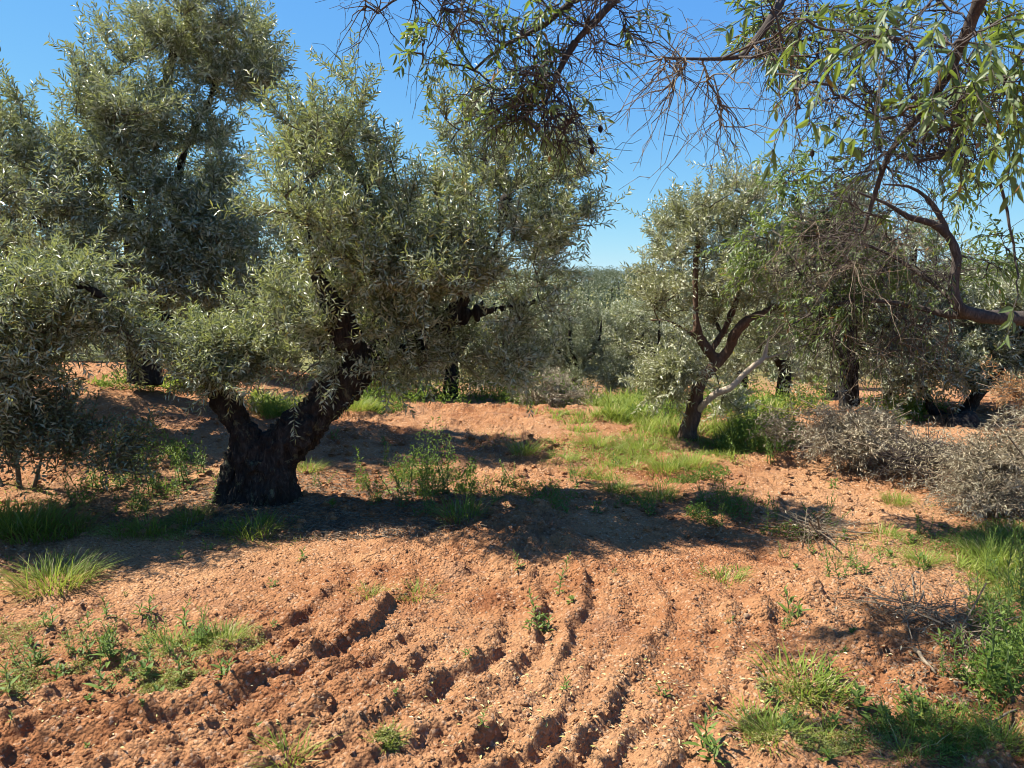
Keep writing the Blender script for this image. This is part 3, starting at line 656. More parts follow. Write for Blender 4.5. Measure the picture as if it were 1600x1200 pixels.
# tangled twigs on the long low limb
low = allw[(allw[:, 1] > 4.2) & (allw[:, 0] < 3.6)]
twiggery(TW, [pb(1300, 330, 5.1, 90, 55, .5), pb(1380, 400, 5.0, 110, 80, .5), pb(1260, 430, 5.2, 70, 80, .4), pb(1400, 500, 5.0, 110, 70, .5), pb(1300, 530, 5.2, 80, 60, .4), pb(1480, 430, 4.9, 60, 60, .3)], 85, 6, (.20, .42), .22, .036, .010, r=.0019, grav=.2, per2=3, nodes=low, seed=12, branch_r=.006)
twiggery(DT, [pb(1330, 420, 4.9, 120, 120, .5), pb(1430, 560, 4.9, 80, 50, .4), pb(1400, 320, 4.8, 90, 40, .3)], 34, 6, (.2, .45), .0, .04, .01, r=.0018, grav=.2, per2=2, nodes=low, seed=13, branch_r=.005)
twiggery(TW, [pb(1240, 280, 5.3, 50, 40, .3), pb(1300, 350, 5.2, 60, 50, .3), pb(1180, 400, 5.6, 50, 50, .3), pb(1370, 420, 5.2, 60, 60, .3), pb(1290, 470, 5.2, 70, 60, .3), pb(1500, 270, 4.8, 40, 50, .2), pb(1560, 400, 4.8, 40, 50, .2)], 95, 5, (.15, .32), .8, .048, .013, r=.0016, grav=.15, nodes=low, seed=14, gap=.026, branch_r=.005)
link('twigs', TW.mesh('twigs', M['almtwig'], AB, True), at)
link('dead_twigs', DT.mesh('dead_twigs', M['deadtwig'], AB, True), at)['label'] = 'bare grey dead twigs'
link('crown', LF.mesh('crown', M['almond'], AB), at)
print('almond leaves', LF.n // 8, 'twig verts', TW.n)
# last year's nuts, dried black on the twigs
hk = np.array([[0, 0, .012], [0, 0, -.012]])
def husk_mesh():
    u = np.linspace(0, math.pi, 7)[1:-1]; k = 8; an = np.arange(k) * 2 * math.pi / k
    V = [[0, 0, 0]] + [[.009 * math.sin(a) * math.cos(b) * (1 + .1 * math.sin(3 * b)), .007 * math.sin(a) * math.sin(b), -.013 + .013 * math.cos(a)] for a in u for b in an] + [[0, 0, -.027]]
    V = np.array(V); r = len(u); q = np.array([[1 + i * k + j, 1 + i * k + (j + 1) % k, 1 + (i + 1) * k + (j + 1) % k, 1 + (i + 1) * k + j] for i in range(r - 1) for j in range(k)])
    t = np.array([[0, 1 + (j + 1) % k, 1 + j] for j in range(k)] + [[len(V) - 1, 1 + (r - 1) * k + j, 1 + (r - 1) * k + (j + 1) % k] for j in range(k)])
    return mesh_from('nut', V, [q, t], M['almond_husk'], True)
hm = husk_mesh(); TV = np.concatenate(TW.V)
for (a, b, c) in ((937, 195, 2.8), (924, 221, 2.8), (921, 232, 2.8), (1266, 243, 3.0), (1500, 415, 4.7)):
    p = P(a, b, c); j = np.argmin(np.sum((TV - p) ** 2, 1)); link('nut', hm, at, TV[j] - AB)

# ------------------------------------------------------------------ orchard behind: individual olives
def proto(seed, n_sec, per, ll, lw, R=(1.6, 1.6, 1.2), hgt=2.0, mat='olive_far'):
    r2 = np.random.default_rng(seed); z0 = .9
    blobs0 = [(np.array([1.1 * math.cos(a), 1.1 * math.sin(a), .85]), np.array([.6, .6, .55]), .35) for a in r2.uniform(0, 6.28, 6)]
    limbs = [[(0, 0, -.4, .18), (.03, 0, .2, .15), (.05, .02, .7, .13), (.0, .0, 1.0, .11)]]
    for k in range(4):
        a = k * 1.57 + r2.uniform(-.5, .5); rr = r2.uniform(.6, .95)
        limbs.append([(0, 0, .75, .10), (.35 * math.cos(a), .35 * math.sin(a), 1.2, .07), (rr * math.cos(a), rr * math.sin(a), 1.8, .045), (rr * 1.15 * math.cos(a), rr * 1.15 * math.sin(a), 2.6, .02)])
    blobs = list(blobs0)
    for k in range(9):
        a = r2.uniform(0, 6.28); rr = r2.uniform(.2, 1) * R[0] * .72; c = np.array([rr * math.cos(a), rr * math.sin(a), hgt + r2.uniform(-1.1, .7)])
        q = r2.uniform(.55, .95); blobs.append((c, np.array([q, q, q * .85]), q ** 2))
    blobs.append((np.array([0, 0, hgt + .2]), np.array([R[0] * .8, R[1] * .8, R[2] * .8]), 1.8))
    return olive(None, (0, 0, 0), limbs, blobs, n_sec, per, ll, lw, mat, gap=.045, vox=.035, seed=seed, sl=(.28, .5), clump=.7, rmax=.12, gnarl=.03, ridge=.02)
GRP = 'olive trees of the orchard behind'
protos = [proto(31, 240, 6, .085, .028), proto(32, 240, 6, .085, .028), proto(33, 240, 6, .085, .028, mat='olive_deep')]
spots = []  # px of trunk, distance, scale, own label
named = [
    (700, 12.5, .85, 'round olive behind the large forked olive, over the shaded furrow'),
    (905, 13.6, .62, 'bushy olive with slanting dark limb between the two main olives'),
    (1005, 14.2, .64, 'olive just left behind the small right olive, over lush grass'),
    (1330, 10.4, .93, 'olive behind the tangle of bare twigs and the brush pile'),
    (1400, 11.6, .74, 'olive behind the dark twiggy heap, left of the V-shaped trunk'),
    (1225, 13.5, .8, 'olive in the gap between the pale branch and the brush pile'),
    (330, 11.5, .95, 'olive behind the tall left olive, its trunk by the green weeds'),
    (540, 13.0, 1.0, 'olive seen through the crotch of the large forked olive'),
    (60, 12.5, 1.05, 'olive at far left behind the hanging silvery boughs'),
    (1610, 12.0, .72, 'silvery olive at the right edge behind the almond limb'),
    (1160, 15.0, .8, 'olive right behind the small olive with the pale branch'),
    (820, 15.5, .85, 'olive half hidden left of the slanting dark limb'),
]
for a in named: spots.append(a)
r3 = np.random.default_rng(5)
for row in range(7):
    d = 18.5 + row * 6.2; nn = int(1.5 * d / 5.2)
    for k in range(nn + 1):
        px = 800 + ((k - nn / 2) * 5.2 + (row % 2) * 2.6 + r3.uniform(-.6, .6)) / d * F
        if -120 < px < 1720: spots.append((px, d + r3.uniform(-.8, .8), r3.uniform(.78, .95), None))
for i, (px, d, sc, lb) in enumerate(spots):
    x = (px - 800) / F * d; o = protos[i] if i < 3 else copy_tree(protos[i % 3])
    o.location = (x, d, float(hbase(x, d)) - .03); o.rotation_euler = (0, 0, (i * 2.4) % 6.28); o.scale = (sc, sc, sc * r3.uniform(.9, 1.08))
    if not lb:
        lb = 'olive in the ' + ('first', 'second', 'third', 'fourth', 'fifth', 'sixth', 'seventh')[int((d - 15.5) / 6.2)] + ' orchard row ' + ('behind the tall left olive', 'behind the forked olive', 'in the gap between the two main olives', 'behind the small right olive', 'behind the almond tangle')[int(np.searchsorted([330, 830, 1030, 1230], px))]
        o['group'] = lb.replace('olive in', 'olives in', 1)
    o['label'] = lb
print('orchard trees', len(spots))

# the far right one has a low V of dark limbs
DV = 9.6; bV = G(1502, 668)[0]; bV[2] = hbase(bV[0], bV[1])
limbs = [[(bV[0], bV[1], bV[2] - .15, .14), (bV[0] - .05, bV[1], bV[2] + .03, .11)] + q4((1478, 655, DV, .08), (1455, 640, DV, .065), (1446, 615, DV, .05), (1420, 570, DV, .03), (1400, 530, DV, .015)),
         [(bV[0], bV[1], bV[2] - .15, .14), (bV[0] + .04, bV[1], bV[2] + .05, .12)] + q4((1512, 645, DV, .09), (1528, 615, DV, .07), (1560, 585, DV, .05), (1590, 530, DV, .03), (1600, 490, DV, .015)),
         q4((1528, 615, DV, .05), (1500, 570, DV, .035), (1490, 510, DV, .02))]
olive('olive with low V-shaped dark trunk at far right beyond the brush', bV, limbs, [pb(1430, 560, DV, 60, 50, .6), pb(1510, 560, DV, 65, 55, .7), pb(1580, 540, DV, 60, 60, .7), pb(1490, 500, DV + .2, 70, 35, .7), pb(1560, 490, DV, 70, 35, .6), pb(1640, 540, DV, 60, 70, .7), pb(1410, 600, DV, 35, 25, .3)], 260, 7, .075, .019, 'olive_deep', gap=.03, vox=.02, seed=41, rmax=.07)
# far grove on the hill: one mass
FG = Acc(); r4 = np.random.default_rng(77); cc = []
for d in np.arange(62, 232, 6.5):
    n = int(1.5 * d / 6.5)
    xs = (np.arange(n + 1) - n / 2) * 6.5 + r4.normal(size=n + 1) * .6
    for x in xs: cc.append((x, d + r4.normal() * .6))
cc = np.array(cc); cz = hbase(cc[:, 0], cc[:, 1]); NT = len(cc); K = 300
sz = r4.uniform(.85, 1.25, NT); lob = r4.normal(size=(NT, 7, 3)) * np.array([.95, .95, .45])
pick = r4.integers(0, 7, (NT, K)); d_ = norm(r4.normal(size=(NT, K, 3))) * (r4.random((NT, K, 1)) ** .4) * np.array([1.05, 1.05, .85])
pt = lob[np.arange(NT)[:, None], pick] + d_; pt *= sz[:, None, None]; pt[..., 2] += 2.4 * sz[:, None]
pt += np.stack([cc[:, 0], cc[:, 1], cz], -1)[:, None]; pt = pt.reshape(-1, 3); m = len(pt)
FG.add(*leaves(pt, r4.normal(size=(m, 3)) + np.array([0, 0, .5]), r4.normal(size=(m, 3)) + np.array([0, 0, .3]), r4.uniform(.22, .42, m), r4.uniform(.10, .18, m)))
tp = np.stack([np.stack([cc[:, 0], cc[:, 1], cz - .2], -1), np.stack([cc[:, 0] + .1, cc[:, 1], cz + 1.0], -1), np.stack([cc[:, 0] - .1, cc[:, 1], cz + 2.4], -1)], 1)
fo = link('olive_grove', FG.mesh('olive_grove', M['olive_hill'])); tag(fo, 'distant olive grove covering the hill on the horizon', 'olive grove', kind='stuff')
FT = Acc(); FT.add(*tubes(tp, np.tile([.2, .16, .08], (NT, 1)), 5)); link('trunks', FT.mesh('trunks', M['bark']), fo)['kind'] = 'stuff'

# ------------------------------------------------------------------ brush piles of cut branches
def brush(label, pxy, blobs, n, seed, leafm='dead', ll=.046, lw=.010, prob=.8, name='brush_pile', tw='deadtwig'):
    g = G(*pxy)[0]; base = np.array([g[0], g[1], hbase(g[0], g[1])])
    cen = np.mean([b[0] for b in blobs], 0)
    a = blob_pts(blobs, n, .8, .22 if n > 80 else None, seed, -.15); n = len(a); flo = H(a[:, 0], a[:, 1]); a[:, 2] = np.maximum(a[:, 2], flo + .02)
    d = norm(rng.normal(size=(n, 3)) * np.array([1, 1, .35]) + (a - cen) * .6); L = rng.uniform(.25, .7, n)
    u = np.linspace(-.5, .5, 8)[None, :, None]; bend = norm(rng.normal(size=(n, 3)))
    p = a[:, None] + d[:, None] * L[:, None, None] * u + bend[:, None] * (L[:, None, None] * .25) * u ** 2
    fl = H(p[..., 0].ravel(), p[..., 1].ravel()).reshape(n, 8); p[..., 2] = np.maximum(p[..., 2], fl + .01)
    t = thing(name, base, label, 'brush pile')
    A = Acc(); A.add(*tubes(p, rng.uniform(.002, .006, n)[:, None] * np.linspace(1, .4, 8)[None], 4))
    SH, Ls = shoots(p, 6, .10, .24, cen, outw=.2, upw=.15, rnd=.7, tang=.6, grav=.2, t0=.2)
    A.add(*tubes(SH, .0018 * np.linspace(1, .5, SH.shape[1])[None] * np.ones((len(SH), 1)), 3)); link('twigs', A.mesh('twigs', M[tw], base), t)
    C = Acc(); C.add(*leafing(SH, Ls, .026, ll, lw, droop=.2, prob=prob)); link('dry_leaves', C.mesh('dry_leaves', M[leafm], base), t)
    return t
brush('pile of cut olive branches with grey-tan withered leaves, right of the small olive', (1330, 700), [pb(1320, 685, 6.8, 80, 26, .42), pb(1275, 660, 7.0, 40, 26, .3), pb(1235, 660, 7.2, 35, 28, .25), pb(1390, 690, 6.7, 50, 22, .3), pb(1350, 655, 7.0, 50, 20, .25)], 230, 1)
brush('dark twiggy heap of cut branches in front of the tan pile', (1420, 745), [pb(1440, 715, 6.3, 55, 24, .25), pb(1380, 720, 6.4, 45, 20, .2)], 90, 2, prob=.25, tw='almtwig')
brush('straw-coloured brush heap at the right edge with thin pale twigs', (1570, 790), [pb(1560, 735, 5.7, 60, 45, .45), pb(1610, 690, 5.7, 50, 60, .35), pb(1530, 770, 5.5, 55, 24, .25)], 230, 3, ll=.045, lw=.009, prob=.85)
brush('small pale brush heap behind the furrows between the two main olives', (850, 630), [pb(860, 608, 10.8, 50, 22, .5)], 110, 4, ll=.06, lw=.013)
brush('rust-brown dead olive branch at the right edge above the straw brush', (1590, 650), [pb(1592, 612, 6.4, 20, 9, .12)], 18, 5, leafm='russet', name='dead_branch')['category'] = 'dead branch'
brush('thin heap of grey sticks on the soil at lower right by the tall weeds', (1490, 985), [pb(1440, 950, 3.55, 75, 12, .12), pb(1500, 985, 3.35, 60, 14, .10)], 26, 6, prob=.12, ll=.03, lw=.008, name='stick_heap')['category'] = 'stick heap'
brush('small grey twig heap on the soil at the shadow edge right of centre', (1270, 830), [pb(1270, 830, 4.95, 45, 12, .12)], 26, 7, prob=.08, ll=.03, lw=.008, name='stick_heap')['category'] = 'stick heap'

# ------------------------------------------------------------------ grass tufts and weeds
def tuft_mesh(n, R, L0, L1, w, mat='grass', lean=.5):
    a = rng.uniform(0, 6.283, n); r = R * rng.random(n) ** .6; B = np.stack([r * np.cos(a), r * np.sin(a), np.full(n, -.015)], -1)
    D = np.stack([np.cos(a) * lean * (r / R + .15), np.sin(a) * lean * (r / R + .15), np.ones(n)], -1) + rng.normal(size=(n, 3)) * .18
    A = Acc(); A.add(*blades(B, D, rng.uniform(L0, L1, n), w * rng.uniform(.7, 1.3, n), rng.uniform(.15, .8, n)))
    return A.mesh('grass_tuft', M[mat])
tm = [tuft_mesh(420, .20, .10, .26, .005), tuft_mesh(220, .13, .08, .18, .004), tuft_mesh(90, .07, .05, .12, .0035), tuft_mesh(140, .10, .04, .10, .004)]
tufts = [
    (50, 835, 0, 1.25, 'tall bright grass tuft at the left edge, under the dark suckers'), (85, 915, 0, .95, 'rounded grass tuft on open soil at left, nearest the camera of the big ones'),
    (10, 830, 0, 1.1, None), (110, 830, 1, 1.1, None), (235, 830, 1, 1.0, 'low grass tuft between the left edge tuft and the forked trunk'), (190, 838, 2, 1.3, None), (300, 815, 1, .9, None), (395, 835, 1, 1.15, 'pale grass tuft at the foot of the large forked trunk'), (350, 830, 2, 1.1, None),
    (1130, 905, 3, 1.1, 'short bright tuft alone on the sunlit soil right of centre'), (1155, 895, 3, .8, None), (575, 930, 2, .9, 'sparse tuft left of the pair on the furrows below the shadow'), (650, 930, 2, 1.1, 'sparse tuft right of the pair on the furrows below the shadow'),
    (260, 1020, 2, 1.2, None), (300, 1015, 3, 1.2, None), (350, 1010, 3, 1.0, None), (450, 1200, 2, 1.0, None), (605, 1175, 3, .6, None),
    (1250, 1075, 3, 1.5, 'lush green clump in the twig shade at lower right'), (1280, 1090, 3, 1.2, None), (1190, 1140, 3, 1.2, None), (1210, 1160, 3, 1.0, None), (1290, 1150, 3, 1.0, None),
    (1560, 880, 0, .8, 'bright grass patch at the right edge below the straw brush'), (1530, 860, 1, 1.0, None), (1590, 920, 0, .7, None), (1590, 850, 1, 1.2, None), (1440, 885, 1, .7, None), (1380, 840, 2, 1.2, None), (1400, 790, 1, .7, None),
    (820, 720, 1, 1.1, None), (1030, 780, 1, 1.1, None), (960, 770, 1, 1.0, None), (1000, 700, 0, .9, None), (930, 700, 1, 1.2, None), (1080, 730, 0, .9, None), (1040, 740, 1, 1.2, None), (880, 725, 1, 1.0, None), (1130, 700, 0, .8, None),
    (720, 810, 1, 1.2, 'dark grass tuft in the middle of the big tree shadow'), (1470, 1150, 3, 1.2, None), (1560, 1160, 1, .7, None), (1420, 1180, 2, 1.2, None), (940, 750, 2, 1.3, None), (1000, 790, 2, 1.3, None), (480, 735, 1, 1.0, None), (640, 745, 1, .8, None),
    (430, 650, 0, 1.0, 'sunlit grass seen through the fork of the large olive trunk'), (455, 640, 0, .9, None), (560, 650, 0, .9, None), (590, 640, 1, 1.2, None),
]
for i, (px, py, k, s, lb) in enumerate(tufts):
    g = G(px, py)[0]; o = link('grass_tuft', tm[k], None, g); o.scale = (s, s, s * rng.uniform(.85, 1.1)); o.rotation_euler = (0, 0, rng.uniform(0, 6.28))
    kd = ('tall grass tuft', 'middling grass tuft', 'small thin grass tuft', 'short dense grass tuft')[k]
    tag(o, lb or kd + ' ' + where(px, py), 'grass tuft', None if lb else kd + 's ' + where(px, py))

def weed_meshes(h, nl, ll, lw, nst=1, spread=.0, bush=0):
    S, C = Acc(), Acc()
    for k in range(nst):
        a = rng.uniform(0, 6.283); lean = np.array([math.cos(a), math.sin(a), 0]) * rng.uniform(.05, .3) * h * (1 + spread)
        hh = h * rng.uniform(.7, 1.1); u = np.linspace(0, 1, 7)[:, None]; b = np.array([math.cos(a), math.sin(a), 0]) * spread * .06 * (k > 0)
        p = b + np.array([0, 0, -.02]) + np.array([0, 0, hh]) * u + lean * u ** 1.6 + rng.normal(size=(7, 3)) * .004
        S.add(*tubes(p[None], np.linspace(.0026, .0012, 7)[None], 5))
        t = np.linspace(.08, 1, nl); i = np.minimum((t * 6).astype(int), 5); f = (t * 6 - i)[:, None]; B = p[i] * (1 - f) + p[i + 1] * f
        an = np.arange(nl) * 2.4 + rng.uniform(0, 6); el = .35 + .75 * t + rng.normal(size=nl) * .15
        D = np.stack([np.cos(an) * np.cos(el), np.sin(an) * np.cos(el), np.sin(el)], -1)
        LL = ll * (1.1 - .65 * t) * rng.uniform(.8, 1.2, nl)
        C.add(*leaves(B, D, np.stack([-np.cos(an) * .5, -np.sin(an) * .5, np.ones(nl)], -1), LL, LL * lw / ll * 1.1, True, .3, .25))
    return S.mesh('stem', M['stem']), C.mesh('leaves', M['weed'])
def weed_proto(*a, **k):
    s, c = weed_meshes(*a, **k); o = link('weed', None); link('stem', s, o); link('leaves', c, o); return o
WP = [weed_proto(.14, 14, .055, .013, 1), weed_proto(.09, 10, .05, .014, 2, .6), weed_proto(.30, 40, .045, .009, 1), weed_proto(.22, 26, .04, .011, 4, 1.0), weed_proto(.5, 60, .06, .011, 3, .8), weed_proto(.07, 12, .06, .026, 1)]
weeds = [
    (872, 930, 2, 1.0, 'tallest lone upright weed on open soil, just below the shadow edge'), (810, 905, 0, .9, None), (835, 985, 0, 1.25, 'leafy pair-stemmed weed on the furrow ridge at centre'), (850, 985, 1, 1.1, None), (828, 1000, 1, 1.0, None), (893, 955, 5, .7, None),
    (170, 975, 0, 1.0, None), (220, 970, 1, 1.1, None), (285, 985, 0, 1.2, None), (125, 985, 1, 1.0, None), (60, 1045, 0, 1.2, None), (170, 1040, 0, 1.2, None), (100, 1060, 1, 1.1, None), (210, 1040, 1, 1.0, None), (230, 1050, 1, .8, None), (285, 1070, 0, 1.0, None), (160, 1085, 0, 1.3, None), (350, 1080, 1, 1.2, None),
    (20, 1100, 0, 1.1, None), (65, 1040, 1, 1.0, None), (310, 1010, 1, 1.1, None), (130, 1030, 1, .9, None), (280, 870, 0, .9, None), (330, 860, 1, .9, None), (470, 880, 1, .9, None), (430, 915, 1, .6, None), (250, 1100, 5, .8, None), (405, 1140, 5, .5, None),
    (1245, 965, 1, 1.6, 'low leafy weed casting a dark shadow right of centre'), (1225, 975, 3, .5, None), (1340, 890, 3, .7, None), (1445, 890, 1, 1.3, None), (1300, 870, 2, .6, None), (1330, 1000, 5, .7, None), (1290, 1065, 0, 1.0, None),
    (1095, 1170, 0, 1.5, 'upright weed on the bare soil at the bottom edge, right of centre'), (1110, 1190, 1, 1.2, None), (1340, 1110, 5, 1.3, 'broad-leaved weed in the twig shade at lower right'), (1380, 1120, 5, 1.1, None), (1200, 1100, 5, .6, None),
    (1200, 830, 2, 1.0, None), (1140, 800, 2, 1.2, 'tall thin weed standing dark at the right end of the tree shadow'), (1160, 815, 3, 1.0, None), (1120, 820, 3, .8, None), (1215, 815, 3, .9, None), (1290, 820, 3, 1.0, None), (1270, 810, 1, 1.3, None), (1100, 790, 3, .9, None),
    (620, 770, 3, 1.6, 'dark bushy weed in the tree shadow right of the forked trunk'), (660, 775, 3, 1.5, None), (695, 770, 3, 1.6, None), (700, 740, 2, 1.3, None), (640, 790, 3, 1.3, None), (770, 790, 3, 1.0, None), (880, 800, 3, .9, None), (900, 760, 3, .9, None), (1020, 800, 3, .9, None), (930, 800, 1, 1.2, None), (800, 760, 3, 1.0, None), (680, 800, 3, 1.2, None), (590, 790, 3, .9, None), (600, 730, 3, .9, None),
    (1570, 1000, 4, 1.0, 'tallest dark weed stand at the right edge over the stick heap'), (1590, 1050, 4, .9, None), (1550, 1060, 4, .8, None), (1530, 1000, 3, 1.2, None), (1600, 960, 4, 1.0, None), (1575, 1110, 3, 1.5, None), (1540, 900, 4, .55, None), (1560, 850, 2, .8, None), (1510, 1080, 3, 1.0, None), (1470, 1010, 1, 1.3, None),
    (300, 760, 3, 1.6, 'leafy green weed against the left side of the forked trunk'), (330, 790, 3, 1.2, None), (250, 770, 3, 1.5, None), (190, 760, 3, 1.7, None), (220, 740, 3, 1.5, None), (160, 770, 3, 1.6, None), (280, 720, 3, 1.3, None), (310, 740, 3, 1.3, None), (130, 790, 3, 1.3, None), (205, 790, 3, 1.3, None), (410, 800, 2, .7, None), (425, 820, 1, .8, None), (520, 800, 5, 1.3, None), (500, 770, 3, .8, None), (240, 700, 3, 1.5, None), (180, 715, 3, 1.4, None),
    (1470, 740, 1, 1.3, None), (1250, 690, 3, 1.3, None), (1190, 700, 3, 1.4, None), (1160, 710, 3, 1.6, None), (1210, 725, 3, 1.3, None), (1350, 900, 1, 1.1, None), (1450, 840, 3, .9, None), (1300, 760, 1, 1.2, None), (960, 730, 1, 1.5, None), (740, 740, 1, 1.3, None), (600, 695, 1, 1.4, None), (520, 690, 1, 1.3, None),
]
for cx, cy, sx, sy, m_ in ((170, 1020, 150, 50, 34), (1480, 1120, 100, 60, 22), (1330, 880, 120, 40, 16), (900, 790, 200, 30, 18), (1250, 1120, 60, 40, 8), (240, 790, 130, 40, 14)):
    for k in range(m_): weeds.append((rng.normal(cx, sx * .6), rng.normal(cy, sy * .6), int(rng.choice([1, 3, 5, 0, 1])), rng.uniform(.35, 1.0), None))
for k in range(24):  # more scattered over the soil
    px, py = rng.uniform(0, 1600), rng.uniform(860, 1190); weeds.append((px, py, int(rng.choice([1, 1, 5, 0])), rng.uniform(.3, .7), None))
used = set()
for px, py, k, s, lb in weeds:
    g = G(px, py)[0]; o = WP[k] if k not in used else copy_tree(WP[k]); used.add(k)
    o.location = g; o.scale = (s, s, s); o.rotation_euler = (0, 0, rng.uniform(0, 6.28))
    kd = ('leafy single-stem weed', 'small two-stemmed weed', 'tall narrow weed', 'bushy small-leaved weed', 'tall branching weed', 'flat broad-leaved weed')[k]
    tag(o, lb or kd + ' ' + where(px, py), 'weed', None)
    if not lb: o['group'] = kd + 's ' + where(px, py)
    elif 'group' in o: del o['group']

# grass that nobody could count
def patch(acc, n, cx, cy, rx, ry, L0, L1, w):
    g = G(*in_ell(n, cx, cy, rx, ry, .6)); v = fbm(g[:, 0] * 1.8, g[:, 1] * 1.8, octv=3, seed=55) + .5 * vnoise(g[:, 0] * 9, g[:, 1] * 9, seed=56); g = g[v > .0]; v = v[v > 0]
    if len(g) < 1: return
    n = len(g); g[:, 2] -= .01
    acc.add(*blades(g, rng.normal(size=(n, 3)) * .5 + np.array([0, 0, 1.0]), rng.uniform(L0, L1, n) * np.clip(.35 + .9 * v, .3, 1.2), w * rng.uniform(.7, 1.3, n), rng.uniform(.1, .8, n)))
GA = Acc()
for a in ((7000, 1010, 655, 150, 34, .08, .24, .009), (3500, 985, 640, 60, 20, .15, .35, .014), (6000, 1000, 712, 170, 42, .04, .11, .006), (1800, 1080, 725, 70, 20, .05, .16, .008), (1600, 1180, 680, 70, 25, .10, .28, .012), (1500, 1190, 640, 90, 14, .1, .3, .014),
          (1200, 1410, 655, 60, 12, .12, .35, .012), (2000, 450, 632, 60, 22, .12, .3, .012), (1500, 580, 628, 50, 22, .12, .3, .012), (1800, 230, 606, 120, 10, .1, .25, .013), (1800, 1560, 870, 70, 50, .05, .16, .005), (900, 1420, 860, 90, 30, .03, .08, .004),
          (900, 1510, 1150, 130, 50, .03, .09, .003), (900, 230, 830, 100, 14, .04, .12, .004), (500, 420, 840, 90, 16, .03, .08, .003), (900, 260, 760, 90, 50, .05, .16, .006), (500, 980, 780, 90, 25, .04, .10, .005), (900, 60, 800, 80, 40, .06, .18, .005),
          (700, 880, 640, 60, 12, .1, .3, .012), (900, 700, 622, 140, 8, .1, .3, .014), (500, 1240, 1080, 60, 30, .02, .06, .003), (400, 60, 1000, 90, 14, .02, .07, .003), (500, 310, 1015, 80, 20, .02, .06, .003), (400, 730, 690, 90, 16, .04, .1, .006), (300, 1400, 790, 60, 15, .03, .09, .005)):
    patch(GA, *a)
tag(link('grass', GA.mesh('grass', M['grass'])), 'green grass growing in patches over the red soil and between trees', 'grass', kind='stuff')
CA = Acc()
def cover(n, cx, cy, rx, ry, l=.011):
    g = G(*in_ell(n, cx, cy, rx, ry, .55)); v = fbm(g[:, 0] * 5, g[:, 1] * 5, octv=3, seed=66); k = v + .5 * vnoise(g[:, 0] * 1.7, g[:, 1] * 1.7, seed=67) > -.12 + rng.normal(size=len(g)) * .15; g = g[k]; n = len(g); g[:, 2] += rng.uniform(-.004, .010, n)
    CA.add(*leaves(g, rng.normal(size=(n, 3)) * np.array([1, 1, .5]) + np.array([0, 0, .4]), rng.normal(size=(n, 3)) * .5 + np.array([0, 0, 1]), l * rng.uniform(.6, 1.5, n), l * .45 * np.ones(n)))
for a in ((12000, 90, 1078, 140, 34), (9000, 250, 1080, 140, 22), (7000, 310, 1008, 110, 30), (3500, 50, 985, 120, 20), (5000, 170, 1040, 200, 50), (3500, 1240, 1085, 60, 28), (3000, 1200, 1145, 45, 28), (4500, 1480, 1150, 140, 45), (6000, 1550, 900, 60, 50, .018), (3000, 1290, 1160, 60, 28), (4000, 960, 710, 120, 22, .03), (3000, 230, 835, 110, 12, .014), (1500, 605, 1178, 20, 10), (3000, 1400, 860, 110, 30, .014)):
    cover(*a)
UA = Acc()
def under(n, cx, cy, rx, ry, h, l):
    g = G(*in_ell(n, cx, cy, rx, ry, .55)); v = fbm(g[:, 0] * 1.5, g[:, 1] * 1.5, octv=3, seed=88) + .5 * vnoise(g[:, 0] * 6, g[:, 1] * 6, seed=89); k = v > -.05; g = g[k]; v = v[k]; n = len(g)
    g[:, 2] += rng.random(n) ** 1.3 * h * np.clip(.3 + v, .2, 1.2)
    UA.add(*leaves(g, rng.normal(size=(n, 3)) + np.array([0, 0, .7]), rng.normal(size=(n, 3)) * .6 + np.array([0, 0, .8]), l * rng.uniform(.5, 1.4, n), l * .32 * rng.uniform(.7, 1.3, n)))
for a in ((9000, 1030, 640, 120, 26, .30, .05), (5000, 1180, 690, 80, 26, .25, .045), (2500, 1080, 745, 60, 18, .12, .035), (3000, 1200, 640, 100, 16, .35, .06), (2500, 1410, 650, 70, 14, .35, .06), (8000, 650, 772, 95, 36, .42, .034), (2500, 1150, 800, 90, 30, .22, .028), (2500, 900, 770, 160, 30, .14, .026), (1500, 1250, 830, 70, 16, .16, .026), (9000, 210, 755, 130, 50, .42, .036), (2500, 450, 640, 60, 18, .28, .05), (1800, 590, 638, 50, 16, .28, .05), (6000, 720, 622, 170, 12, .4, .07), (4000, 860, 628, 90, 12, .4, .07), (2500, 620, 600, 120, 8, .5, .09), (900, 395, 812, 90, 14, .07, .022), (700, 320, 790, 40, 20, .14, .026), (1500, 250, 608, 110, 8, .2, .05),
          (2500, 1560, 1040, 50, 80, .22, .026), (1500, 1450, 1150, 120, 40, .08, .02), (900, 1250, 815, 70, 20, .12, .022), (1300, 900, 780, 120, 26, .12, .024), (1200, 1140, 800, 70, 26, .16, .024), (1200, 40, 800, 60, 40, .2, .03), (1500, 1520, 860, 70, 40, .12, .022)):
    under(*a)
tag(link('undergrowth', UA.mesh('undergrowth', M['weed'])), 'low leafy green undergrowth around the trunks and in the shade', 'undergrowth', kind='stuff')
tag(link('ground_cover', CA.mesh('ground_cover', M['lime'])), 'low yellow-green mossy ground cover matted on the soil', 'ground cover', kind='stuff')

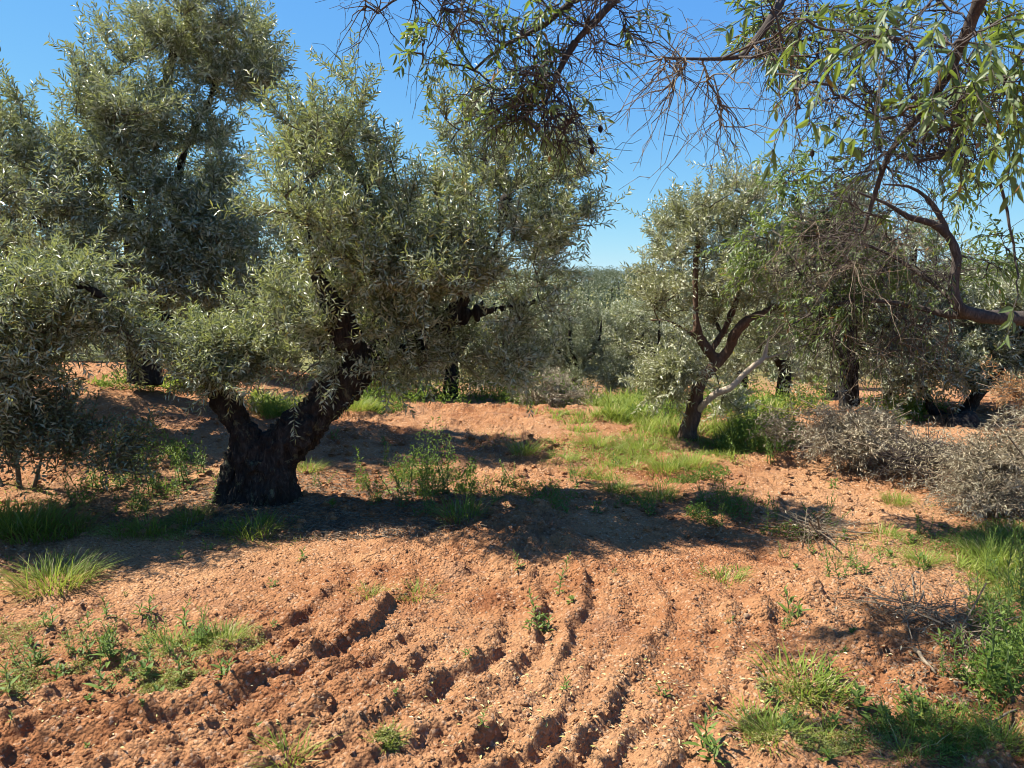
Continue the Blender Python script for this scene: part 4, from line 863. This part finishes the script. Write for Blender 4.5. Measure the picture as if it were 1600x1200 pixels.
# fallen leaves and litter, clods
def scatter_leaves(n, cx, cy, rx, ry, l, w, acc, pw=.5):
    g = G(*in_ell(n, cx, cy, rx, ry, pw)); g[:, 2] += .006; D = rng.normal(size=(n, 3)) * np.array([1, 1, .18])
    acc.add(*leaves(g, D, rng.normal(size=(n, 3)) * .25 + np.array([0, 0, 1]), l * rng.uniform(.5, 1.2, n), w * rng.uniform(.7, 1.2, n), False, .3, .1))
FA = Acc(); scatter_leaves(260, 900, 1110, 340, 90, .024, .010, FA); scatter_leaves(120, 1250, 1080, 330, 110, .026, .011, FA); scatter_leaves(90, 250, 1130, 300, 60, .02, .008, FA)
tag(link('fallen_leaves', FA.mesh('fallen_leaves', M['fallen'])), 'yellow-green fallen almond leaves strewn on the near soil', 'fallen leaves', kind='stuff')
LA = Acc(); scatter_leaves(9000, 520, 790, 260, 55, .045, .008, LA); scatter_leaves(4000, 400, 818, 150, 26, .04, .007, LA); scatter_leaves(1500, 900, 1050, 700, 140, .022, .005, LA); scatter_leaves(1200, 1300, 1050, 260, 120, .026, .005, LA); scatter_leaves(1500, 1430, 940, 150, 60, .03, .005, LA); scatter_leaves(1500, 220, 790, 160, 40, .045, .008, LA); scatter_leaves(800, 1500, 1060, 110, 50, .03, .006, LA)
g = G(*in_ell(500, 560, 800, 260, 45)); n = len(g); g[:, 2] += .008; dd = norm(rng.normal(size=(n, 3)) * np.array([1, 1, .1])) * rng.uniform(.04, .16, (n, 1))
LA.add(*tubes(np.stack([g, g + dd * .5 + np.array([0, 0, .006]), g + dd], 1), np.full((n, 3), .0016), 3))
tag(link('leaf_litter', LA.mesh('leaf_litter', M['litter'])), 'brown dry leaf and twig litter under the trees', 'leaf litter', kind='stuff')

def rocks(n, px0, px1, py0, py1, r0, r1):
    k = 0; V0 = []
    for i, la in enumerate(np.linspace(-1.2, 1.2, 5)):
        for j in range(7): V0.append([math.cos(la) * math.cos(j * .8976 + i * .4), math.cos(la) * math.sin(j * .8976 + i * .4), math.sin(la) * .75])
    V0 = np.array(V0); q = [[i * 7 + j, i * 7 + (j + 1) % 7, (i + 1) * 7 + (j + 1) % 7, (i + 1) * 7 + j] for i in range(4) for j in range(7)]
    g = G(rng.uniform(px0, px1, n), rng.uniform(py0, py1, n)); s = (r0 + (r1 - r0) * rng.random(n) ** 3)[:, None, None]
    V = g[:, None] + V0[None] * s * (1 + rng.normal(size=(n, 35, 1)) * .16) * rng.uniform(.7, 1.3, (n, 1, 3)); V = V + np.array([0, 0, 1]) * s * .2
    i = (np.arange(n) * 35)[:, None, None]
    return V.reshape(-1, 3), [(np.array(q)[None] + i).reshape(-1, 4), ((np.arange(n) * 35)[:, None] + 28 + np.arange(7)[None])]
RA = Acc(); RA.add(*rocks(7000, -60, 1660, 830, 1215, .002, .014)); RA.add(*rocks(2600, 0, 1600, 655, 840, .006, .034))
tag(link('soil_clods', RA.mesh('soil_clods', M['soil'], smooth=False)), 'loose crumbs and clods of red earth over the ploughed ground', 'soil clods', kind='stuff')
def stone(px, py, s, lb):
    V, f = rocks(1, px, px + .1, py, py + .1, s, s); c = V.mean(0); o = link('stone', mesh_from('stone', V - c, f, M['stone'], True), None, c); tag(o, lb, 'stone')
    o.modifiers.new('s', 'SUBSURF').levels = 2; o.modifiers['s'].render_levels = 2
stone(1166, 966, .018, 'smooth pale oval stone on the bare soil right of centre')
stone(1518, 1056, .034, 'reddish stone at lower right beside the dark weed stand')

def stick(pts, r, lb, m='deadtwig'):
    g = np.array([G(a, b)[0] for a, b in pts]); g[:, 2] = np.maximum(g[:, 2], 0) + r * 1.2
    c = catmull(g, .03); c[:, 2] += .004 * rng.normal(size=len(c)); A = Acc(); A.add(*tubes(c[None], np.linspace(r, r * .5, len(c))[None], 6, True))
    s_ = g[0]; tag(link('stick', A.mesh('stick', M[m], s_, True), None, s_), lb, 'stick')
stick([(1180, 1055), (1200, 1075), (1225, 1090)], .004, 'thin grey stick on the soil left of the lush lower right clump')
stick([(1430, 1015), (1440, 1045), (1462, 1062)], .012, 'thick brown stick lying in the shade below the stick heap')
stick([(1490, 1080), (1540, 1068), (1570, 1066)], .006, 'long tan stick at lower right near the reddish stone')
stick([(1120, 1110), (1145, 1130), (1165, 1148)], .003, 'dark thin twig on bare soil near the bottom, right of centre')
stick([(1540, 1140), (1580, 1128), (1610, 1120)], .006, 'pale stick at the right edge near the bottom')
stick([(1425, 905), (1428, 930), (1424, 950)], .005, 'short upright-lying grey stick above the stick heap')
